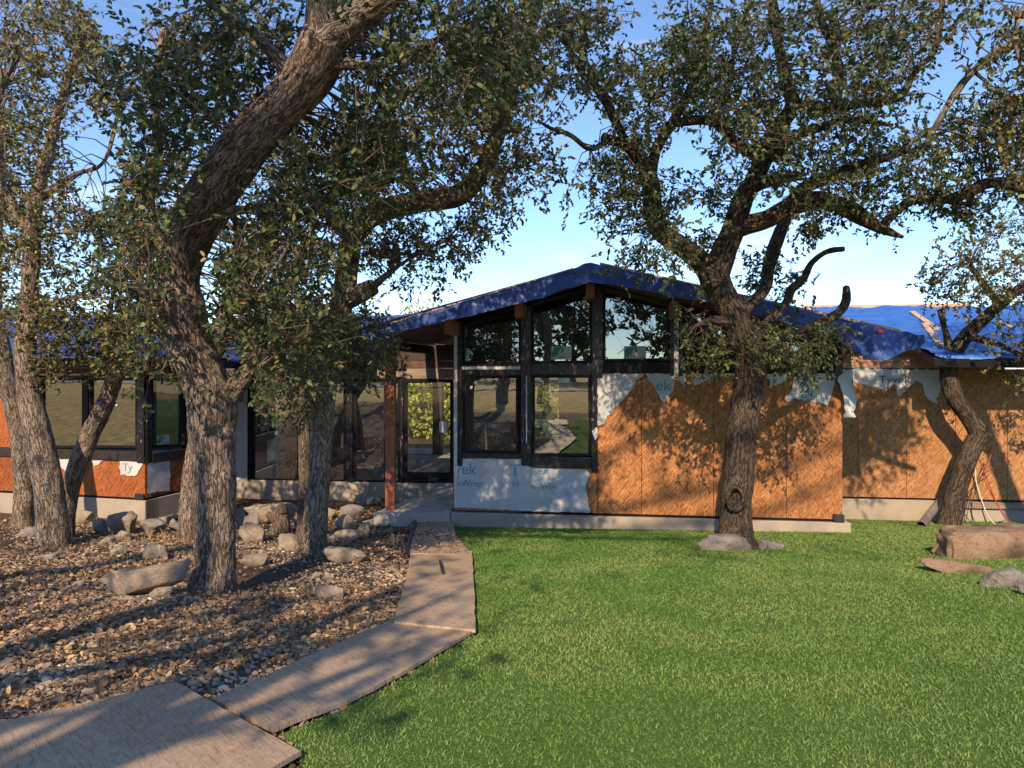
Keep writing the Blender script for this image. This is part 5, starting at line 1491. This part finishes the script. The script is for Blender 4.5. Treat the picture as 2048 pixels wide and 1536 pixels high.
LEAVES += Dt.finish('oak', 0.050, 12, 'bark_dark')
# ---- F: crooked oak by the right wing
Ft = Tree('oak_tree', on_ground(1898, 1058), 'crooked oak at the right with an elbow in its trunk', seed=51)
df = 13.35
Ft.limb([(x_, y_, w_ * 0.84, d_) for x_, y_, w_, d_ in [(1896, 1062, 60, df), (1905, 1020, 50, df), (1914, 980, 47, df), (1930, 930, 46, df), (1946, 892, 44, df), (1957, 868, 46, df), (1938, 836, 40, df), (1910, 797, 40, df), (1897, 752, 40, df), (1905, 712, 38, df), (1932, 672, 34, 13.25), (1966, 640, 30, 13.15), (2004, 606, 26, 13.0), (2048, 570, 22, 12.8), (2110, 540, 18, 12.6)]], 44, 0.012, 0.02, 0.03, True)
Ft.limb([(1958, 868, 26, df), (1975, 872, 16, df - .05), (1983, 868, 6, df - .1)], 12)
Ft.limb([(1905, 715, 26, df), (1895, 680, 14, df), (1880, 620, 10, df)], 10)
Ft.limb([(1935, 672, 18, 13.0), (2000, 690, 12, 12.9), (2060, 720, 8, 12.8)], 10)
Ft.limb([(2000, 608, 18, 12.8), (1960, 560, 12, 12.7), (1930, 510, 8, 12.6)], 10)
Ft.foliage_px([(1850, 560), (1900, 500), (1980, 450), (2060, 420), (2150, 400), (2150, 620), (2060, 610), (1960, 600), (1880, 620)], 11.8, 13.4, 105, (), 0.17)
Ft.foliage_px([(1980, 620), (2120, 600), (2150, 780), (2040, 780), (1990, 740)], 12.2, 13.2, 38, (), 0.16)
LEAVES += Ft.finish('warm', 0.056, 11, 'bark_dark')
# ---- K: oak off to the right whose boughs reach into the picture
Kb = Vector((8.6, 8.2, gz(8.6, 8.2)))
Kt = Tree('oak_tree', Kb, 'oak rooted beyond the right edge, thin bare boughs entering at the top right', seed=61)
Kt.raw([(8.6, 8.2, Kb.z - .2), (8.5, 8.2, 1.6), (8.3, 8.0, 3.2), (8.0, 7.9, 4.4), (7.6, 7.8, 5.6), (7.2, 7.6, 7.0)], [.27, .2, .18, .16, .13, .09], 28)
Kt.limb([(2300, 60, 40, 8.2), (2120, 70, 30, 8.2), (2040, 85, 20, 8.3), (1985, 110, 18, 8.3), (1930, 160, 14, 8.4), (1890, 220, 12, 8.4), (1850, 290, 8, 8.5)], 12)
Kt.limb([(2150, 20, 20, 8.2), (2060, 10, 14, 8.2), (2030, 60, 8, 8.2), (2045, 150, 6, 8.2)], 10)
Kt.limb([(1950, 145, 9, 8.4), (1990, 180, 6, 8.4), (2030, 230, 4, 8.4)], 8)
Kt.foliage_px([(1900, 0), (2150, -40), (2150, 120), (2030, 120), (1990, 60), (1920, 70)], 7.4, 8.8, 36)
Kt.foliage_px([(1960, 190), (2150, 120), (2150, 380), (2040, 360), (1990, 280)], 7.8, 9.0, 50)
LEAVES += Kt.finish('warm', 0.058, 11)

# ---- oaks behind the photographer: they throw the dappled shade and show in the panes
def rear_oak(x, y, h, rad, seed, label, nc, zlo, off=(0, 0), leaf=0.11, rz=None):
    b = Vector((x, y, gz(x, y))); t = Tree('oak_tree', b, label, group='oaks behind the photographer', seed=seed)
    r = t.r
    cx, cy = x + off[0], y + off[1]
    if off[0]:
        t.raw([(x, y, b.z - .2), (x + .1, y, b.z + 1.0), (x - .1, y + .1, b.z + zlo * .5), (x, y, b.z + zlo), ((x + cx) / 2, (y + cy) / 2, b.z + zlo + 2.0), (cx, cy, b.z + h * .95)], [.34, .25, .21, .18, .12, .05], 20, res=.1)
    else:
        t.raw([(x, y, b.z - .2), (x + .1, y, b.z + 1.0), (x + .3, y + .1, b.z + h * .3), ((x + cx) / 2, (y + cy) / 2, b.z + h * .6), (cx, cy, b.z + h * .9)], [.28, .2, .17, .12, .05], 20, res=.1)
    for k in range(9):
        a = k * 0.7 + seed; L = rad * r.uniform(.6, .95); z0_ = b.z + (zlo + 1.0 + .1 * k if off[0] else h * (0.34 + 0.03 * k)); z1_ = b.z + zlo + (h - zlo) * r.uniform(.15, .8)
        t.raw([((x * .6 + cx * .4), (y * .6 + cy * .4), z0_), (cx + math.cos(a) * L * .5, cy + math.sin(a) * L * .4, (z0_ + z1_) / 2), (cx + math.cos(a) * L, cy + math.sin(a) * L * .6, z1_)], [.09, .06, .025], 10, res=.15)
    C = []
    while len(C) < nc:
        q = r.uniform(-1, 1, 3)
        if (q ** 2).sum() < 1: C.append((cx + q[0] * rad, cy + q[1] * rad * .6, b.z + zlo + (h - zlo) * (q[2] + 1) / 2))
    t.clusters(np.array(C), 0.32, 6)
    return t.finish('oak', leaf, 7, twl=0.35)
LEAVES += rear_oak(-4.9, -3.3, 8.4, 2.7, 71, 'oak behind the photographer to the left, seen mirrored in the left wing panes', 52, 3.4)
LEAVES += rear_oak(-3.3, -3.6, 7.6, 1.25, 72, 'slim oak straight behind the photographer, seen mirrored in the entrance panes', 14, 4.4)
LEAVES += rear_oak(-10.8, -4.0, 9.6, 3.0, 73, 'oak far left behind the photographer, seen mirrored in the left panes', 66, 3.0)
LEAVES += rear_oak(-7.8, -6.5, 16.5, 6.0, 74, 'tall spreading oak added unseen behind the photographer to shade the crowns and the gable wall', 92, 10.4, (5.6, 0.0))  # added out of view; crown lifted and trunk bent to shape the shade
ORD = ('first', 'second', 'third', 'fourth', 'fifth', 'sixth', 'seventh', 'eighth', 'ninth', 'tenth', 'eleventh', 'twelfth', 'thirteenth', 'fourteenth', 'fifteenth', 'sixteenth')
far_spots = [(-118, -16), (-106, -24), (-92, -26), (-80, -34), (-67, -36), (-55, -40), (-44, -38), (-34, -44), (-25, -39), (-17, -45), (-9, -40), (0, -46), (8, -40), (17, -45), (26, -40), (36, -44)]
protos = []
for k in range(3):
    LEAVES += rear_oak(far_spots[k][0], far_spots[k][1], (11.5, 12.5, 10.5)[k], 6.6, 140 + k, ORD[k] + ' from the left in the far tree line behind the photographer', 110, 0.8, leaf=0.42)
    protos.append([o for o in S.objects if o.get('label', '').startswith(ORD[k] + ' from the left')][0])
for k in range(3, len(far_spots)):
    src = protos[k % 3]
    c = src.copy(); COL.objects.link(c)
    c.location = (far_spots[k][0], far_spots[k][1], gz(*far_spots[k])); c.rotation_euler = (0, 0, k * 1.7); c.scale = (1, 1, random.uniform(.9, 1.12))
    c['label'] = ORD[k] + ' from the left in the far tree line behind the photographer'
    for ch in src.children:
        q = ch.copy(); COL.objects.link(q); q.parent = c

# ------------------------------------------------------------------ sunlit bushes in the garden behind the house
def bush(x, y, rx, h, seed, label):
    b = Vector((x, y, gz(x, y))); t = Tree('bush', b, label, 'bush', 'sunlit bushes behind the house', seed)
    r = t.r
    for k in range(6):
        a = k * 1.05 + seed
        t.raw([(x, y, b.z - .1), (x + math.cos(a) * rx * .3, y + math.sin(a) * rx * .3, b.z + h * .4), (x + math.cos(a) * rx * .6, y + math.sin(a) * rx * .6, b.z + h * .8)], [.05, .035, .012], 7, res=.2)
    q = unit(r.normal(0, 1, (110, 3))) * r.uniform(.55, 1, (110, 1)) ** .5
    C = np.column_stack([x + q[:, 0] * rx, y + q[:, 1] * rx, b.z + h * .5 + q[:, 2] * h * .5])
    t.clusters(C, 0.42, 6)
    return t.finish('bush', 0.19, 8, twl=0.55)
for k, (x, y, rx, h) in enumerate(((-8.4, 44, 2.4, 6.2), (-5.4, 45, 2.5, 6.6), (-2.4, 44, 2.4, 6.0), (1.8, 45, 2.6, 6.4))):
    bush(x, y, rx, h, 80 + k, ('yellow green bush farthest left through the entrance glass', 'tall yellow green bush in the middle of the entrance glass', 'yellow green bush at the right side of the entrance glass', 'pale green bush seen through the right lower window')[k])

for k, (x, y, rx, h) in enumerate(((-4.9, 34, 1.7, 4.4), (-2.6, 33.5, 1.6, 4.2), (1.6, 34, 1.7, 4.2))):
    bush(x, y, rx, h, 90 + k, ('low yellow green bush filling the left of the entrance glass', 'low yellow green bush at the right edge of the entrance glass', 'low pale green bush behind the right lower window')[k])

# ------------------------------------------------------------------ grass, gravel, leaf litter
LP = np.array(lawn_poly)
def scatter(n, x0, x1, y0, y1, r):
    return np.column_stack([r.uniform(x0, x1, n), r.uniform(y0, y1, n)])
r = np.random.default_rng(91)
q = np.vstack([scatter(105000, -1.8, 4.4, 2.3, 5.6, r), scatter(95000, -1.2, 6.6, 5.6, 9.2, r), scatter(110000, -1.3, 9.5, 9.2, 14.2, r)])
q = q[inside(q, LP)]
# nothing grows through the rocks and trunks on the lawn
keep = np.ones(len(q), bool)
for o in S.objects:
    if o.get('group') == GR:
        keep &= ((q[:, 0] - o.location.x) / (o.dimensions.x * .5 + 1e-3)) ** 2 + ((q[:, 1] - o.location.y) / (o.dimensions.y * .5 + 1e-3)) ** 2 > 0.9
keep &= (q[:, 0] - Dt.base.x) ** 2 + (q[:, 1] - Dt.base.y) ** 2 > 0.34 ** 2
q = q[keep]; n = len(q)
z = g(q[:, 0], q[:, 1]) + 0.015
far = np.clip((q[:, 1] - 3) / 9, 0, 1)
h = r.uniform(0.010, 0.024, n) * (1 + 0.25 * far); w = r.uniform(0.0022, 0.0042, n) * (1 + 1.3 * far) * np.where(q[:, 1] < 5.6, 1, 1.5)
a = r.uniform(0, 6.28, n); lean = r.normal(0, 0.7, (n, 2)) * h[:, None]
bs = np.column_stack([q, z])
sd = np.column_stack([np.cos(a), np.sin(a), 0 * a]) * w[:, None]
tip = bs + np.column_stack([lean, h])
mid = bs + np.column_stack([lean * 0.3, h * 0.6])
V = np.stack([bs - sd, bs + sd, mid + sd * .8, mid - sd * .8, tip], 1).reshape(-1, 3)
ix = np.arange(n)[:, None] * 5
nearb = q[:, 1] < 5.6                                   # the farther blades are a pixel or less: one triangle each
T = np.vstack([np.stack([ix + np.array([0, 1, 2]), ix + np.array([0, 2, 3]), ix + np.array([3, 2, 4])], 1)[nearb].reshape(-1, 3), (ix + np.array([0, 1, 4]))[~nearb]])
pat = fbm(np.column_stack([q * 0.55, 0 * q[:, :1]]), 3, 3) * 0.6 + fbm(np.column_stack([q * 2.3, 0 * q[:, :1]]), 8, 2) * 0.4
pat = np.clip((pat - 0.36) / 0.28, 0, 1)[:, None]
c = (np.array([[0.125, 0.255, 0.05]]) * (1 - pat) + np.array([[0.235, 0.335, 0.09]]) * pat) * r.uniform(0.75, 1.25, (n, 1))
dry = r.random(n) < 0.035
c[dry] = np.array([0.34, 0.32, 0.10]) * r.uniform(.7, 1.1, (dry.sum(), 1))
tag(link('grass', np_mesh('grass', V, T, False, np.repeat(c, 5, 0)), M['grass']), 'short bright green grass covering the lawn', 'grass', kind='stuff')

def bedmask(q):
    return ~inside(q, LP)
def boards_mask(q):
    ok = np.ones(len(q), bool)
    for cs in ([(-60, 1485), (350, 1393), (602, 1532), (420, 1660), (-200, 1660)], [(424, 1419), (783, 1254), (952, 1274), (546, 1481)], [(788, 1262), (815, 1160), (822, 1112), (944, 1113), (951, 1280)], [(820, 1120), (834, 1034), (902, 1034), (944, 1121)]):
        ok &= ~inside(q, np.array([G(*c_) for c_ in cs]))
    return ok
slabP = np.array([(p.x, p.y) for p in sl])
q = np.vstack([scatter(27000, -4.2, -0.5, 3.0, 7.0, r), scatter(15000, -7.0, -0.4, 6.5, 11.0, r), scatter(5000, -9.5, -0.6, 10.5, 15.5, r)])
ok = bedmask(q) & boards_mask(q) & ~inside(q, slabP)
# out of the house
fx = (q[:, 0] - FAC.o.x) * FAC.n.x + (q[:, 1] - FAC.o.y) * FAC.n.y
mx_ = (q[:, 0] - MID.o.x) * MID.n.x + (q[:, 1] - MID.o.y) * MID.n.y
lx_ = (q[:, 0] - LF.o.x) * LF.n.x + (q[:, 1] - LF.o.y) * LF.n.y
rx_ = (q[:, 0] - RF.o.x) * RF.n.x + (q[:, 1] - RF.o.y) * RF.n.y
ok &= (mx_ > 0.06) & ((lx_ > 0.06) | (rx_ > 0.06)) & ~((fx < 0.1) & (q[:, 0] > -1.05))
dens = fbm(np.column_stack([q * 1.1, 0 * q[:, :1]]), 61, 3)
ok_st = ok & (dens + r.normal(0, .07, len(q)) > 0.36)
qs = q[ok_st]; n = len(qs)
sv, sf = [], []
for k in range(6):
    v, f = rock_mesh('s', 1, 0.8, 0.5, 300 + k, 1, 4); sv.append(v); sf.append(f)
kk = r.integers(0, 6, n)
nvv = len(sv[0])
SV = np.array(sv)[kk]                                    # n, nv, 3
size = np.clip(r.lognormal(-3.55, 0.38, n), 0.012, 0.07)
SV = SV * size[:, None, None]
a = r.uniform(0, 6.28, n); ca, sa = np.cos(a)[:, None], np.sin(a)[:, None]
X = SV[..., 0] * ca - SV[..., 1] * sa; Y = SV[..., 0] * sa + SV[..., 1] * ca
Zt = SV[..., 2] + X * r.normal(0, .25, (n, 1)) + g(qs[:, 0], qs[:, 1])[:, None] + (size * .12)[:, None]
V = np.stack([X + qs[:, :1], Y + qs[:, 1:], Zt], 2).reshape(-1, 3)
T = (np.array(sf)[kk] + (np.arange(n) * nvv)[:, None, None]).reshape(-1, 3)
pal = np.array([[.46, .37, .27], [.35, .27, .195], [.25, .19, .14], [.38, .26, .16], [.55, .47, .37], [.19, .13, .092]])
c = pal[r.choice(6, n, p=[.22, .25, .2, .15, .08, .10])] * r.uniform(.85, 1.3, (n, 1))
tag(link('gravel', np_mesh('gravel', V, T, False, np.repeat(c, nvv, 0)), M['gravel']), 'loose tan gravel covering the planting bed', 'gravel', kind='stuff')
# fallen leaves
q2 = np.vstack([scatter(30000, -4.2, -0.5, 3.0, 7.0, r), scatter(22000, -7.0, -0.4, 6.5, 11.5, r), scatter(7000, -9.5, -0.6, 11, 15.5, r)])
ok = bedmask(q2) & ~inside(q2, slabP)
mx_ = (q2[:, 0] - MID.o.x) * MID.n.x + (q2[:, 1] - MID.o.y) * MID.n.y
lx_ = (q2[:, 0] - LF.o.x) * LF.n.x + (q2[:, 1] - LF.o.y) * LF.n.y
rx_ = (q2[:, 0] - RF.o.x) * RF.n.x + (q2[:, 1] - RF.o.y) * RF.n.y
fx = (q2[:, 0] - FAC.o.x) * FAC.n.x + (q2[:, 1] - FAC.o.y) * FAC.n.y
ok &= (mx_ > 0.06) & ((lx_ > 0.06) | (rx_ > 0.06)) & ~((fx < 0.1) & (q2[:, 0] > -1.05))
on_b = ~boards_mask(q2)
top_b = on_b & inside(q2, np.array([G(820, 1120), G(834, 1034), G(902, 1034), G(944, 1121)]))
ok &= ~on_b | (top_b & (r.random(len(q2)) < 0.35))
dens2 = fbm(np.column_stack([q2 * 0.9, 0 * q2[:, :1] + 9]), 71, 3)
ok &= (dens2 + r.normal(0, .08, len(q2)) > 0.40)
tb = top_b[ok]; q2 = q2[ok]; n = len(q2)
P_ = np.column_stack([q2, g(q2[:, 0], q2[:, 1]) + r.uniform(0.004, 0.035, n) + np.where(tb, 0.085, 0)])
D = unit(np.column_stack([r.normal(0, 1, (n, 2)), r.normal(0, .25, n)]))
PALETTE['litter'] = [((0.25, 0.155, 0.085), 4), ((0.17, 0.105, 0.06), 4), ((0.36, 0.24, 0.125), 3), ((0.09, 0.062, 0.042), 2), ((0.34, 0.26, 0.165), 1), ((0.19, 0.16, 0.13), 3)]
L = np.clip(r.normal(0.042, .011, n), .018, .075)
me = leaf_mesh('leaf_litter', P_, D, L, 0.5, 'litter', r, (0, 0, 0))
tag(link('leaf_litter', me, M['litter']), 'dry brown oak leaves strewn over the planting bed', 'leaves', kind='stuff')
# a few dry weeds
for k, (px, py, hh, lab) in enumerate(((880, 0, 0, ''), (662, 1020, .35, 'thin dry weed in front of the recessed windows'), (598, 1075, .22, 'small dry grass tuft behind the second oak foot'), (300, 1082, .25, 'dry grass tuft beside the dark pitted rock'), (792, 1098, .28, 'single dry stalk near the drain pipe'), (330, 1086, .22, 'dry grass tuft left of the half hidden slim oak'), (182, 1010, .25, 'green weed at the left wing foundation'))):
    if not lab: continue
    p = on_ground(px, py); rr2 = np.random.default_rng(k)
    P_ = Parts()
    for j in range(9):
        a = rr2.uniform(0, 6.28); l = rr2.uniform(.5, 1) * hh; s_ = rr2.uniform(.1, .55) * l
        P_.add(tube_np([p[:], (p.x + math.cos(a) * s_ * .4, p.y + math.sin(a) * s_ * .4, p.z + l * .6), (p.x + math.cos(a) * s_, p.y + math.sin(a) * s_, p.z + l)], [.004, .003, .001], 4, res=.05, cap=False))
    o = link('weed', P_.mesh('weed', p[:]), M['lumber'] if k < 6 else M['lawn']); o.location = p
    tag(o, lab, 'weed', 'dry weeds in the bed')
print('LEAVES', LEAVES, 'TRIS', sum(len(o.data.polygons) for o in S.objects if o.type == 'MESH'))
